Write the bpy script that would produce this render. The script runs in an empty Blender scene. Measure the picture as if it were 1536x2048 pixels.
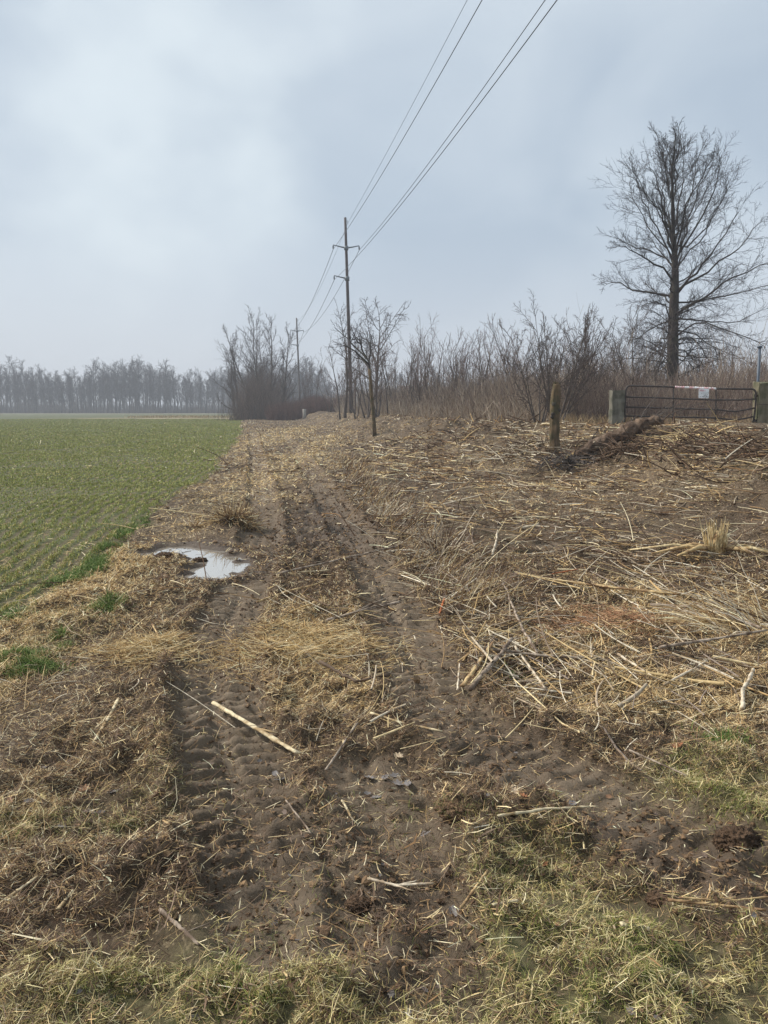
import bpy, math
import numpy as np
from mathutils import Vector

# ------------------------------------------------------------------ camera, world, sun, exposure
RAD = math.radians
F_PX, CAM_H = 1538.0, 1.6
PITCH = math.atan(206 / 1538)
sc = bpy.context.scene
cam_data = bpy.data.cameras.new("camera")
cam = bpy.data.objects.new("camera", cam_data)
sc.collection.objects.link(cam)
cam.location = (0, 0, CAM_H)
cam.rotation_euler = (math.pi / 2 - PITCH, 0, 0)
cam_data.sensor_fit = 'VERTICAL'
cam_data.sensor_height = 24
cam_data.lens = 24 * F_PX / 2048
cam_data.clip_start = 0.05
cam_data.clip_end = 6000
sc.camera = cam

SUN_AZ, SUN_EL = RAD(-72), RAD(40)      # azimuth from +Y towards +X
sdir = Vector((math.sin(SUN_AZ) * math.cos(SUN_EL), math.cos(SUN_AZ) * math.cos(SUN_EL), math.sin(SUN_EL)))
world = bpy.data.worlds.new("World")
sc.world = world
world.use_nodes = True
nt = world.node_tree
nt.nodes.clear()
def wn(t, **k):
    n = nt.nodes.new(t)
    for a, b in k.items(): setattr(n, a, b)
    return n
wo = wn('ShaderNodeOutputWorld')
bg = wn('ShaderNodeBackground'); bg.inputs['Strength'].default_value = 0.06
sky = wn('ShaderNodeTexSky', sky_type='NISHITA', sun_disc=False)
sky.sun_elevation = SUN_EL; sky.sun_rotation = SUN_AZ
sky.air_density = 1.0; sky.dust_density = 3.0
nt.links.new(sky.outputs[0], bg.inputs['Color'])
# overcast cloud deck, mixed over the clear sky by direction
tc = wn('ShaderNodeTexCoord')
mp = wn('ShaderNodeMapping'); mp.inputs['Scale'].default_value = (1.0, 1.0, 1.5)
nt.links.new(tc.outputs['Generated'], mp.inputs['Vector'])
n1 = wn('ShaderNodeTexNoise'); n1.inputs['Scale'].default_value = 2.6; n1.inputs['Detail'].default_value = 6.0
n1.inputs['Roughness'].default_value = 0.45; n1.inputs['Distortion'].default_value = 0.5
nt.links.new(mp.outputs[0], n1.inputs['Vector'])
rp = wn('ShaderNodeValToRGB')
rp.color_ramp.elements[0].position = 0.38; rp.color_ramp.elements[0].color = (0.275, 0.327, 0.387, 1)
rp.color_ramp.elements[1].position = 0.62; rp.color_ramp.elements[1].color = (0.360, 0.408, 0.455, 1)
nt.links.new(n1.outputs['Fac'], rp.inputs['Fac'])
# bright place where the sun sits behind the clouds
glow_dir = Vector((-0.30, 0.885, 0.35)).normalized()
dt = wn('ShaderNodeVectorMath', operation='DOT_PRODUCT'); dt.inputs[1].default_value = glow_dir
nt.links.new(tc.outputs['Generated'], dt.inputs[0])
n2 = wn('ShaderNodeTexNoise'); n2.inputs['Scale'].default_value = 5.5; n2.inputs['Detail'].default_value = 3.0
nt.links.new(mp.outputs[0], n2.inputs['Vector'])
ma = wn('ShaderNodeMath', operation='MULTIPLY_ADD'); ma.inputs[1].default_value = 0.10; nt.links.new(n2.outputs['Fac'], ma.inputs[0])
nt.links.new(dt.outputs['Value'], ma.inputs[2])
mr = wn('ShaderNodeMapRange', interpolation_type='SMOOTHERSTEP')
mr.inputs['From Min'].default_value = 1.005; mr.inputs['From Max'].default_value = 1.075
mr.inputs['To Min'].default_value = 0.0; mr.inputs['To Max'].default_value = 1.0
nt.links.new(ma.outputs[0], mr.inputs['Value'])
mx = wn('ShaderNodeMix', data_type='RGBA'); mx.inputs[7].default_value = (0.44, 0.49, 0.52, 1)
nt.links.new(mr.outputs[0], mx.inputs[0]); nt.links.new(rp.outputs['Color'], mx.inputs[6])
# paler towards the horizon
sx = wn('ShaderNodeSeparateXYZ'); nt.links.new(tc.outputs['Generated'], sx.inputs[0])
hz = wn('ShaderNodeMapRange', interpolation_type='SMOOTHSTEP'); hz.inputs['From Min'].default_value = 0.24; hz.inputs['From Max'].default_value = 0.0
hz.inputs['To Min'].default_value = 0.0; hz.inputs['To Max'].default_value = 0.75
nt.links.new(sx.outputs['Z'], hz.inputs['Value'])
mh = wn('ShaderNodeMix', data_type='RGBA'); mh.inputs[7].default_value = (0.385, 0.410, 0.450, 1)
nt.links.new(hz.outputs[0], mh.inputs[0]); nt.links.new(mx.outputs[2], mh.inputs[6])
bgc = wn('ShaderNodeBackground'); bgc.inputs['Strength'].default_value = 1.0
nt.links.new(mh.outputs[2], bgc.inputs['Color'])
ms = wn('ShaderNodeMixShader'); ms.inputs[0].default_value = 0.9
nt.links.new(bg.outputs[0], ms.inputs[1]); nt.links.new(bgc.outputs[0], ms.inputs[2])
nt.links.new(ms.outputs[0], wo.inputs['Surface'])

sun_d = bpy.data.lights.new("sun", 'SUN'); sun_d.energy = 2.5; sun_d.angle = RAD(11); sun_d.color = (1.0, 0.95, 0.88)
sun = bpy.data.objects.new("sun", sun_d); sc.collection.objects.link(sun)
sun.rotation_euler = (-sdir).to_track_quat('-Z', 'Y').to_euler()
sc.view_settings.view_transform = 'Standard'
sc.view_settings.look = 'None'
sc.view_settings.exposure = 0.88
sc.view_settings.gamma = 1.0
sc.cycles.volume_bounces = 0
sc.cycles.max_bounces = 4
sc.cycles.diffuse_bounces = 2
sc.cycles.volume_step_rate = 4

# ------------------------------------------------------------------ helpers
rng = np.random.default_rng(11)
PI = math.pi
COL = sc.collection

def lin(r, g, b):
    return tuple((c / 255 / 12.92) if c / 255 <= .04045 else ((c / 255 + .055) / 1.055) ** 2.4 for c in (r, g, b))

def sstep(a, b, x):
    t = np.clip((x - a) / (b - a), 0, 1)
    return t * t * (3 - 2 * t)

def _h(ix, iy, s):
    n = (ix.astype(np.int64) * 374761393 + iy.astype(np.int64) * 668265263 + s * 1442695041) & 0xffffffff
    n = ((n ^ (n >> 13)) * 1274126177) & 0xffffffff
    n = ((n ^ (n >> 16)) * 2246822519) & 0xffffffff
    return ((n ^ (n >> 15)) & 0xffffff) / float(0xffffff)

def vnoise(x, y, s=0):
    x = np.asarray(x, float); y = np.asarray(y, float)
    ix = np.floor(x); iy = np.floor(y)
    fx = x - ix; fy = y - iy
    fx = fx * fx * fx * (fx * (fx * 6 - 15) + 10); fy = fy * fy * fy * (fy * (fy * 6 - 15) + 10)
    a = _h(ix, iy, s); b = _h(ix + 1, iy, s); c = _h(ix, iy + 1, s); d = _h(ix + 1, iy + 1, s)
    return (a + (b - a) * fx) * (1 - fy) + (c + (d - c) * fx) * fy

def fbm(x, y, s=0, o=3):
    r = 0; a = .5; t = 0
    for k in range(o):
        r = r + a * vnoise(x * 2 ** k + 17.3 * k, y * 2 ** k - 9.1 * k, s + k); t += a; a *= .5
    return r / t

def ray(u, v):
    dx = (u - 768) / F_PX; dz = (1024 - v) / F_PX
    return np.array([dx, math.cos(PITCH) + dz * math.sin(PITCH), -math.sin(PITCH) + dz * math.cos(PITCH)])

def flat(u, v):
    d = ray(u, v); t = -CAM_H / d[2]
    return np.array([d[0] * t, d[1] * t])

def at(u, v, y):
    d = ray(u, v); t = y / d[1]
    return np.array([d[0] * t, y, CAM_H + d[2] * t])

def polyd(P, x, y, arc=False):
    """distance (signed side), arc length along polyline P for points x, y"""
    best = np.full(x.shape, 1e9); side = np.zeros(x.shape); s_ = np.zeros(x.shape); acc = 0.0
    for (x0, y0), (x1, y1) in zip(P[:-1], P[1:]):
        dx, dy = x1 - x0, y1 - y0; L = math.hypot(dx, dy)
        t = np.clip(((x - x0) * dx + (y - y0) * dy) / L ** 2, 0, 1)
        ex, ey = x - (x0 + t * dx), y - (y0 + t * dy)
        d = np.hypot(ex, ey); m = d < best
        best = np.where(m, d, best)
        side = np.where(m, (dx * (y - y0) - dy * (x - x0)) / L, side)
        s_ = np.where(m, acc + t * L, s_)
        acc += L
    return best, side, s_

def smooth_line(P, n=5):
    P = np.array(P, float)
    for _ in range(n and 2):
        Q = [P[0]]
        for a, b in zip(P[:-1], P[1:]):
            Q += [a * .75 + b * .25, a * .25 + b * .75]
        Q.append(P[-1]); P = np.array(Q)
    return P

# ------------------------------------------------------------------ the lie of the land
EDGE = np.array([(-2.2, -6), (-2.5, 1), (-2.7, 3.6), (-2.84, 5.5), (-2.95, 6.9), (-3.15, 8.7), (-3.3, 10), (-3.42, 11.9), (-3.94, 15.7), (-4.95, 23.2),
                 (-8.94, 48), (-17.5, 95), (-26.4, 147)])
def edge_x(y):
    return np.interp(y, EDGE[:, 1], EDGE[:, 0]) + .12 * (vnoise(y * 1.7, y * 0, 5) - .5) + .35 * (vnoise(y * .4, y * 0 + 3, 6) - .5)

def bank_top(y):
    return 10.0 - .171 * np.maximum(y, 6) + np.where(y < 6, (6 - y) * .8, 0)

T1 = smooth_line([flat(*p) for p in [(600, 1850), (550, 1750), (500, 1640), (455, 1500), (430, 1400), (435, 1300), (475, 1200), (512, 1110), (528, 1040), (520, 960), (510, 900), (505, 865)]])
T2 = smooth_line([flat(*p) for p in [(1700, 1850), (1500, 1760), (1340, 1670), (1220, 1610), (1080, 1540), (960, 1480), (880, 1420), (835, 1330), (800, 1240), (745, 1130), (690, 1050), (645, 980), (600, 910), (565, 868)]])
T3 = smooth_line([flat(*p) for p in [(835, 1960), (820, 1890), (800, 1780), (770, 1650), (740, 1560)]])
T4 = smooth_line([flat(*p) for p in [(1130, 1085), (1020, 1100), (900, 1110), (760, 1085), (700, 1060)]])
LANE = smooth_line([flat(*p) for p in [(-120, 1560), (0, 1470), (90, 1400), (190, 1330), (250, 1280)]])
FURROW = smooth_line([flat(*p) for p in [(690, 920), (735, 980), (780, 1030), (840, 1090), (900, 1150), (960, 1210)]])
PUD = smooth_line([flat(*p) for p in [(302, 1101), (332, 1095), (374, 1094), (412, 1100), (440, 1113), (436, 1128), (422, 1142)]])
PUD_C = flat(385, 1110)

def blob(x, y, u, v, ru, rv, p=2):
    c = flat(u, v); rx = abs(flat(u + ru, v)[0] - c[0]); ry = abs(flat(u, v - rv)[1] - flat(u, v + rv)[1]) / 2
    return np.exp(-(((x - c[0]) / rx) ** 2 + ((y - c[1]) / ry) ** 2) * .9)

def masks(x, y):
    M = {}
    w = (fbm(x * .9, y * .9, 41) - .5) * 1.0
    wf = (fbm(x * 5, y * 5, 43) - .5)
    ex = edge_x(y)
    M['field'] = sstep(.10, -.10, x - ex + wf * .25) * sstep(4.9, 5.6, y + w * .8 - (x + 2.8) * .1)
    near = (np.abs(x) < 30) & (y < 60) & (y > -4)
    tr = np.zeros_like(x); bars = np.zeros_like(x); ridge = np.zeros_like(x)
    for P, wd, dep, far in ((T1, .24, 1.0, 60), (T2, .25, 1.0, 60), (T3, .22, .8, 60), (T4, .2, .7, 60)):
        d, sd, s = polyd(P, x, y)
        prof = sstep(wd + .05, wd - .05, d) * dep
        on = fbm(s * .55 + wd * 31, s * 0, 77)
        prof = prof * (0.8 + .2 * sstep(.3, .5, on))
        tr = np.maximum(tr, prof)
        ph = s / .112 + np.abs(sd) * 2.0 + .5 * fbm(x * 2, y * 2, 8)
        bars = np.where(prof > .2, sstep(-.35, .45, np.cos(2 * PI * ph)) * prof * sstep(.02, .06, np.abs(sd)) * (0.5 + .5 * sstep(.35, .55, fbm(x * 1.3 + 5, y * 1.3, 9))), bars)
        ridge = np.maximum(ridge, np.exp(-((d - wd - .07) / .06) ** 2) * dep)
    M['track'] = np.where(near, tr, tr * .6); M['bars'] = np.where(near, bars, 0); M['ridge'] = np.where(near, ridge, 0)
    M['lane'] = sstep(.30, .14, polyd(LANE, x, y)[0] + wf * .15)
    M['furrow'] = sstep(.5, .1, polyd(FURROW, x, y)[0] + wf * .3)
    mud = blob(x, y, 1300, 1690, 150, 75) + blob(x, y, 1470, 1790, 130, 110) + 1.0 * blob(x, y, 810, 1800, 130, 65) + .6 * blob(x, y, 800, 1940, 110, 70) \
        + .9 * blob(x, y, 1180, 1640, 140, 40) + .8 * blob(x, y, 930, 1670, 90, 50) + .8 * blob(x, y, 1000, 1490, 190, 50) + .6 * blob(x, y, 540, 1660, 140, 90) \
        + .6 * blob(x, y, 300, 1750, 320, 80) + .5 * blob(x, y, 80, 1900, 120, 60) + .9 * blob(x, y, 650, 1080, 130, 60) + .7 * blob(x, y, 640, 1020, 60, 40) + .5 * blob(x, y, 1450, 1900, 120, 60)
    M['mud'] = np.clip(mud + w * .7, 0, 1)
    pd = polyd(PUD, x, y)[0]
    pn = pd + (fbm(x * 5, y * 5, 51) - .5) * .34
    M['pud'] = sstep(.34, .16, pn)
    M['pudring'] = np.clip(sstep(.75, .30, pd + (fbm(x * 3, y * 3, 52) - .5) * .35), 0, 1)
    M['track'] = M['track'] * (1 - M['pudring'])
    M['bars'] = M['bars'] * (1 - M['pudring']); M['ridge'] = M['ridge'] * (1 - M['pudring'])
    gr = blob(x, y, 250, 2010, 420, 90) + blob(x, y, 800, 2040, 500, 110) + 1.1 * blob(x, y, 1150, 1890, 260, 130) + blob(x, y, 1400, 2000, 260, 120) \
        + .9 * blob(x, y, 1080, 1720, 160, 80) + .9 * blob(x, y, 1440, 1560, 200, 60) + .9 * blob(x, y, 1500, 1650, 120, 60) + .7 * blob(x, y, 780, 1620, 130, 50) \
        + .7 * blob(x, y, 1150, 1590, 120, 30) + .7 * blob(x, y, 460, 1850, 200, 60) + .5 * blob(x, y, 620, 1770, 120, 60) + .6 * blob(x, y, 60, 1660, 200, 40) \
        + 1.1 * sstep(2.12, 1.85, y + .25 * w) + .5 * sstep(.4, 1.4, x - .1 * y) * sstep(4.4, 3.2, y)
    mm = np.clip(blob(x, y, 1300, 1690, 130, 60) + blob(x, y, 1470, 1790, 110, 90) + blob(x, y, 810, 1810, 130, 75) + .8 * blob(x, y, 930, 1660, 80, 45) + .6 * blob(x, y, 820, 1930, 100, 60), 0, 1)
    M['grass'] = np.clip((gr + w * 1.3 - .16) * (1 - .95 * mm) * (1 - .9 * np.clip(M['track'] * 1.3, 0, 1)), 0, 1) * (1 - M['lane'])
    st = .34 + .7 * blob(x, y, 295, 1300, 75, 55) + .9 * blob(x, y, 610, 1290, 90, 70) + .6 * blob(x, y, 620, 1400, 110, 50) + .5 * blob(x, y, 560, 1240, 150, 30) \
        + .6 * blob(x, y, 1050, 1310, 220, 110) + .6 * blob(x, y, 1350, 1230, 260, 100) + .5 * blob(x, y, 1300, 1400, 200, 70) + .5 * blob(x, y, 590, 960, 60, 60) \
        + .4 * blob(x, y, 80, 1680, 180, 60) + .55 * sstep(8, 15, y)
    st = st * (1 - .65 * M['track']) * (1 - .8 * M['lane']) * (1 - .5 * M['mud']) * (1 - .75 * M['pudring']) + w * .55
    cl = sstep(.36, .60, fbm(x * 1.5 + 3, y * 1.5, 45)) * .6 + sstep(.38, .6, fbm(x * 5, y * 5 + 7, 46)) * .4
    st = st * (.35 + 1.0 * cl) * (1 - .75 * np.clip(M['track'] * 1.2, 0, 1) * sstep(16, 8, y))
    band = sstep(.36, .58, fbm(x * .30 + 4, y * .75, 47))
    gold = 1.2 * blob(x, y, 580, 925, 50, 75) + blob(x, y, 560, 870, 60, 25) + .8 * blob(x, y, 1000, 935, 170, 18) + .5 * blob(x, y, 1250, 985, 200, 30)
    st = st * np.where(y > 7, 1 - sstep(7, 10, y) * (.78 - .78 * band), 1) + .5 * gold
    M['gold'] = np.clip(gold, 0, 1)
    M['straw'] = np.clip(st, 0.0, 1)
    M['ex'] = x - ex
    return M

def Hmacro(x, y):
    t = x - bank_top(y) + 1.6 * (vnoise(y * .12, y * 0, 31) - .5)
    b = sstep(-4.6, 0.2, t)
    z = 1.07 * b * (1 - .0 * y)
    k = np.exp(-((t + 1.8) / 1.9) ** 2)
    z = z + k * .75 * (fbm(x * .5, y * .5, 32) - .45) + k * .34 * (fbm(x * 1.7, y * 1.7, 34) - .5)
    for (mx_, my_, rx_, ry_, hh_) in ((8.0, 19.0, 2.4, 1.7, .20), (5.2, 17.0, 2.0, 1.6, -.14), (6.8, 15.0, 1.6, 1.2, .12), (3.0, 24.0, 2.0, 2.2, .14), (1.0, 33.0, 2.2, 3.0, .16)):
        z = z + hh_ * np.exp(-((x - mx_) / rx_) ** 2 - ((y - my_) / ry_) ** 2) * (.5 + vnoise(x * 1.1, y * 1.1, 36))
    z = z + .22 * sstep(60, 130, y) * sstep(-2, 2, x - edge_x(y))
    z = z + .10 * (fbm(x * .13, y * .13, 33) - .5) * sstep(6, 20, y)
    return z

def heights(x, y, M=None, cell=None):
    if M is None: M = masks(x, y)
    if cell is None: cell = np.zeros_like(x)
    z = Hmacro(x, y)
    rough = (1 - .8 * M['lane']) * (1 - .6 * M['field']) * (1 - .78 * M['track']) * (1 - .6 * M['pudring'])
    def amp(a, lam): return a * np.clip((lam - 1.5 * cell) / lam, 0, 1)
    z = z + amp(.10, 1.3) * (fbm(x * .75, y * .75, 1) - .5) * rough
    z = z + amp(.13, .35) * (fbm(x * 3.2, y * 3.2, 2, 2) - .5) * rough
    n3 = fbm(x * 12, y * 12, 3, 2)
    z = z + amp(.085, .1) * (n3 - .5) * rough * (1 + 1.3 * M['mud'] * (1 - .8 * M['track']))
    n4 = 1 - np.abs(2 * fbm(x * 7 + 3, y * 7, 14, 3) - 1)
    z = z + amp(.15, .2) * (n4 - .6) * M['mud'] * rough * (1 - .85 * np.clip(M['track'] * 1.2, 0, 1) * (x < .45 * y - .75))
    z = z + amp(.022, .04) * (vnoise(x * 37, y * 37, 4) - .5) * rough
    z = z + amp(.030, .06) * (fbm(x * 26, y * 26, 16, 2) - .5) * (rough + .25)
    z = z - .055 * M['track'] + .044 * M['bars'] * np.clip(1.25 - cell / .09, 0, 1) * (.6 + .8 * n3) + .055 * M['ridge'] * (.4 + fbm(x * 6, y * 6, 15))
    # deep boot and tyre holes
    for (u, v, ru, rv, dp) in ((810, 1795, 70, 22, .085), (860, 1600, 28, 12, .06), (1310, 1700, 80, 30, .06), (1270, 1780, 60, 24, .06), (820, 1900, 60, 20, .04), (1180, 1590, 70, 9, .05),
                               (860, 1112, 22, 9, .07), (548, 917, 16, 5, .05), (985, 1100, 40, 16, .05)):
        z = z - dp * blob(x, y, u, v, ru, rv)
    for (u, v, ru, rv, dp) in ((925, 1660, 62, 38, .055), (1480, 1690, 70, 36, .06), (470, 1050, 34, 20, .10), (400, 1130, 26, 9, .05), (345, 1122, 34, 8, .04), (1410, 1115, 60, 18, .05), (1080, 1450, 40, 20, .03),
                               (1385, 1090, 40, 8, .05)):
        z = z + dp * blob(x, y, u, v, ru, rv)
    z = z + .02 * M['furrow'] * (fbm(x * 2, y * 2, 60) - .8)
    # puddle hollow with a level floor
    z = z * (1 - M['pudring'] * .55)
    z = z - .012 * M['pudring'] - .055 * M['pud']
    z = z + amp(.012, .19) * M['field'] * np.cos(2 * PI * (M['ex'] / .19))
    return z

def gz(x, y):
    x = np.atleast_1d(np.asarray(x, float)); y = np.atleast_1d(np.asarray(y, float))
    return heights(x, y, None, np.zeros_like(x))

def ground(u, v):
    """point of the ground seen in direction u, v"""
    d = ray(u, v)
    ts = np.geomspace(1.4, 400, 500)
    X, Y, Z = d[0] * ts, d[1] * ts, CAM_H + d[2] * ts
    h = Hmacro(X, Y)
    k = np.argmax(Z < h) if (Z < h).any() else len(ts) - 1
    lo, hi = ts[max(k - 1, 0)], ts[k]
    for _ in range(12):
        m = (lo + hi) / 2
        if CAM_H + d[2] * m < Hmacro(np.array([d[0] * m]), np.array([d[1] * m]))[0]: hi = m
        else: lo = m
    x, y = d[0] * hi, d[1] * hi
    return np.array([x, y, gz(x, y)[0]])

# ------------------------------------------------------------------ mesh and material helpers
def mesh_np(name, V, F, mat=None, col=None, parent=None, smooth=True, extra=None, loc=None):
    me = bpy.data.meshes.new(name)
    V = np.asarray(V, np.float32)
    if loc is not None: V = V - np.asarray(loc, np.float32)
    Fs = F if isinstance(F, list) else [F]
    Fs = [np.asarray(f, np.int32) for f in Fs if len(f)]
    nl = sum(f.size for f in Fs); nf = sum(len(f) for f in Fs)
    me.vertices.add(len(V)); me.vertices.foreach_set('co', V.ravel())
    me.loops.add(nl); me.loops.foreach_set('vertex_index', np.concatenate([f.ravel() for f in Fs]))
    me.polygons.add(nf)
    tot = np.concatenate([np.full(len(f), f.shape[1], np.int32) for f in Fs])
    st = np.concatenate([[0], np.cumsum(tot)[:-1]]).astype(np.int32)
    me.polygons.foreach_set('loop_start', st)
    me.polygons.foreach_set('use_smooth', np.full(nf, smooth, bool))
    if col is not None:
        a = me.color_attributes.new('Col', 'FLOAT_COLOR', 'POINT')
        c = np.ones((len(V), 4), np.float32); c[:, :3] = col
        a.data.foreach_set('color', c.ravel())
    for k, v in (extra or {}).items():
        a = me.attributes.new(k, 'FLOAT', 'POINT'); a.data.foreach_set('value', np.asarray(v, np.float32))
    me.update(calc_edges=True)
    me.validate()
    if mat: me.materials.append(mat)
    o = bpy.data.objects.new(name, me); COL.objects.link(o)
    if loc is not None and parent is None: o.location = loc
    if parent is not None: o.parent = parent
    return o

def tag(o, label=None, cat=None, group=None, kind=None):
    if label: o['label'] = label
    if cat: o['category'] = cat
    if group: o['group'] = group
    if kind: o['kind'] = kind
    return o

def thing(name, label, cat, loc=(0, 0, 0), group=None):
    o = bpy.data.objects.new(name, None); COL.objects.link(o); o.location = loc
    o.empty_display_size = .2
    return tag(o, label, cat, group)

def copy_tree(root, loc, rz=0, scale=None, label=None, group=None):
    r = root.copy(); COL.objects.link(r); r.location = loc; r.rotation_euler = (0, 0, rz)
    if scale is not None: r.scale = scale
    if label: r['label'] = label
    if group: r['group'] = group
    for ch in list(root.children):
        c = ch.copy(); COL.objects.link(c); c.parent = r
    return r

def material(name, base=(.5, .5, .5), rough=.85, attr=False, noise=None, bump=None, spec=.25, stripes=None):
    m = bpy.data.materials.new(name); m.use_nodes = True
    t = m.node_tree; b = t.nodes['Principled BSDF']
    b.inputs['Roughness'].default_value = rough; b.inputs['Specular IOR Level'].default_value = spec
    L = t.links.new
    src = None
    if attr:
        a = t.nodes.new('ShaderNodeAttribute'); a.attribute_name = 'Col'; src = a.outputs['Color']
    else:
        a = t.nodes.new('ShaderNodeRGB'); a.outputs[0].default_value = (*base, 1); src = a.outputs[0]
    tcn = t.nodes.new('ShaderNodeTexCoord')
    if noise:
        scale, amt = noise[:2]
        mpn = t.nodes.new('ShaderNodeMapping'); mpn.inputs['Scale'].default_value = stripes or (1, 1, 1)
        L(tcn.outputs['Object'], mpn.inputs[0])
        n = t.nodes.new('ShaderNodeTexNoise'); n.inputs['Scale'].default_value = scale; n.inputs['Detail'].default_value = 6
        L(mpn.outputs[0], n.inputs['Vector'])
        r = t.nodes.new('ShaderNodeMapRange'); r.inputs['From Min'].default_value = .3; r.inputs['From Max'].default_value = .7
        r.inputs['To Min'].default_value = 1 - amt; r.inputs['To Max'].default_value = 1 + amt
        L(n.outputs['Fac'], r.inputs['Value'])
        x = t.nodes.new('ShaderNodeMix'); x.data_type = 'RGBA'; x.blend_type = 'MULTIPLY'; x.inputs[0].default_value = 1
        L(src, x.inputs[6]); L(r.outputs[0], x.inputs[7]); src = x.outputs[2]
        if len(noise) > 2:      # second colour in patches
            n3 = t.nodes.new('ShaderNodeTexNoise'); n3.inputs['Scale'].default_value = scale * .45; n3.inputs['Detail'].default_value = 4
            L(tcn.outputs['Object'], n3.inputs['Vector'])
            r3 = t.nodes.new('ShaderNodeMapRange'); r3.inputs['From Min'].default_value = .45; r3.inputs['From Max'].default_value = .6
            L(n3.outputs['Fac'], r3.inputs['Value'])
            x3 = t.nodes.new('ShaderNodeMix'); x3.data_type = 'RGBA'; x3.inputs[7].default_value = (*noise[2], 1)
            L(r3.outputs[0], x3.inputs[0]); L(src, x3.inputs[6]); src = x3.outputs[2]
    L(src, b.inputs['Base Color'])
    if bump:
        n2 = t.nodes.new('ShaderNodeTexNoise'); n2.inputs['Scale'].default_value = bump[0]; n2.inputs['Detail'].default_value = 5
        mp2 = t.nodes.new('ShaderNodeMapping'); mp2.inputs['Scale'].default_value = stripes or (1, 1, 1)
        L(tcn.outputs['Object'], mp2.inputs[0]); L(mp2.outputs[0], n2.inputs['Vector'])
        bp = t.nodes.new('ShaderNodeBump'); bp.inputs['Strength'].default_value = 1; bp.inputs['Distance'].default_value = bump[1]
        L(n2.outputs['Fac'], bp.inputs['Height']); L(bp.outputs[0], b.inputs['Normal'])
    return m

def batch_tubes(P, R, sides=3, twist=None):
    """P (N,K,3) centre lines, R (N,K) radii -> verts, quads"""
    N, K, _ = P.shape
    T = np.empty_like(P); T[:, 1:-1] = P[:, 2:] - P[:, :-2]; T[:, 0] = P[:, 1] - P[:, 0]; T[:, -1] = P[:, -1] - P[:, -2]
    T /= np.linalg.norm(T, axis=2, keepdims=True) + 1e-9
    ref = np.where(np.abs(T[:, :1, 2:3]) > .92, np.array([1., 0, 0]), np.array([0, 0, 1.]))
    ref = np.broadcast_to(ref, P.shape)
    A = np.cross(T, ref); A /= np.linalg.norm(A, axis=2, keepdims=True) + 1e-9
    B = np.cross(T, A)
    a = np.arange(sides) * 2 * PI / sides + .4
    V = P[:, :, None] + R[:, :, None, None] * (np.cos(a)[None, None, :, None] * A[:, :, None] + np.sin(a)[None, None, :, None] * B[:, :, None])
    idx = np.arange(N * K * sides).reshape(N, K, sides)
    nx = np.roll(idx, -1, axis=2)
    Q = np.stack([idx[:, :-1], nx[:, :-1], nx[:, 1:], idx[:, 1:]], axis=-1).reshape(-1, 4)
    return V.reshape(-1, 3), Q

def cat(parts):
    """join (V, F, C) pieces; faces grouped by size"""
    Vs, Cs, F = [], [], {}
    off = 0
    for p in parts:
        V, Q = p[0], p[1]
        for q in (Q if isinstance(Q, list) else [Q]):
            if len(q): F.setdefault(q.shape[1], []).append(q + off)
        Vs.append(V); off += len(V)
        if len(p) > 2:
            c = np.asarray(p[2], float); Cs.append(np.broadcast_to(c, (len(V), 3)))
    return np.concatenate(Vs), [np.concatenate(f) for f in F.values()], (np.concatenate(Cs) if Cs else None)

def tube(pts, radii, sides=8, cap=True, jit=0, seed=0):
    pts = np.array(pts, float); K = len(pts)
    R = np.full(K, radii, float) if np.isscalar(radii) else np.array(radii, float)
    V, Q = batch_tubes(pts[None], R[None], sides)
    if jit:
        r = np.random.default_rng(seed); V = V + r.normal(0, jit, V.shape)
    F = [Q]
    if cap:
        F.append(np.array([list(range(sides))[::-1], list(range((K - 1) * sides, K * sides))]))
    return V, F

def rough_tube(pts, radii, sides=16, cap=True, jit=.01, seed=0, n=40):
    pts = np.array(pts, float); t = np.linspace(0, len(pts) - 1, n); r = np.random.default_rng(seed)
    P = np.stack([np.interp(t, range(len(pts)), pts[:, i]) for i in range(3)], 1)
    R = np.interp(t, range(len(pts)), radii)
    V, Q = batch_tubes(P[None], R[None], 24)
    a = np.tile(np.arange(24), n); k = np.repeat(np.arange(n), 24); C = P[k]
    f = 1 + .30 * (fbm(a * .9 + 5, k * .12 + 3, seed, 2) - .5) * 2 + r.normal(0, .015, len(a))
    f[a == 0] = f[a == 0]
    V = C + (V - C) * f[:, None]
    return V, [Q, np.array([list(range(24))[::-1], list(range((n - 1) * 24, n * 24))])]

def box(c, s, rz=0):
    x, y, z = np.array(s) / 2
    V = np.array([[a * x, b * y, d * z] for d in (-1, 1) for a, b in ((-1, -1), (1, -1), (1, 1), (-1, 1))])
    cr, sr = math.cos(rz), math.sin(rz)
    V = V @ np.array([[cr, sr, 0], [-sr, cr, 0], [0, 0, 1]]) + np.array(c)
    return V, np.array([[0, 3, 2, 1], [4, 5, 6, 7], [0, 1, 5, 4], [1, 2, 6, 5], [2, 3, 7, 6], [3, 0, 4, 7]])

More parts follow.
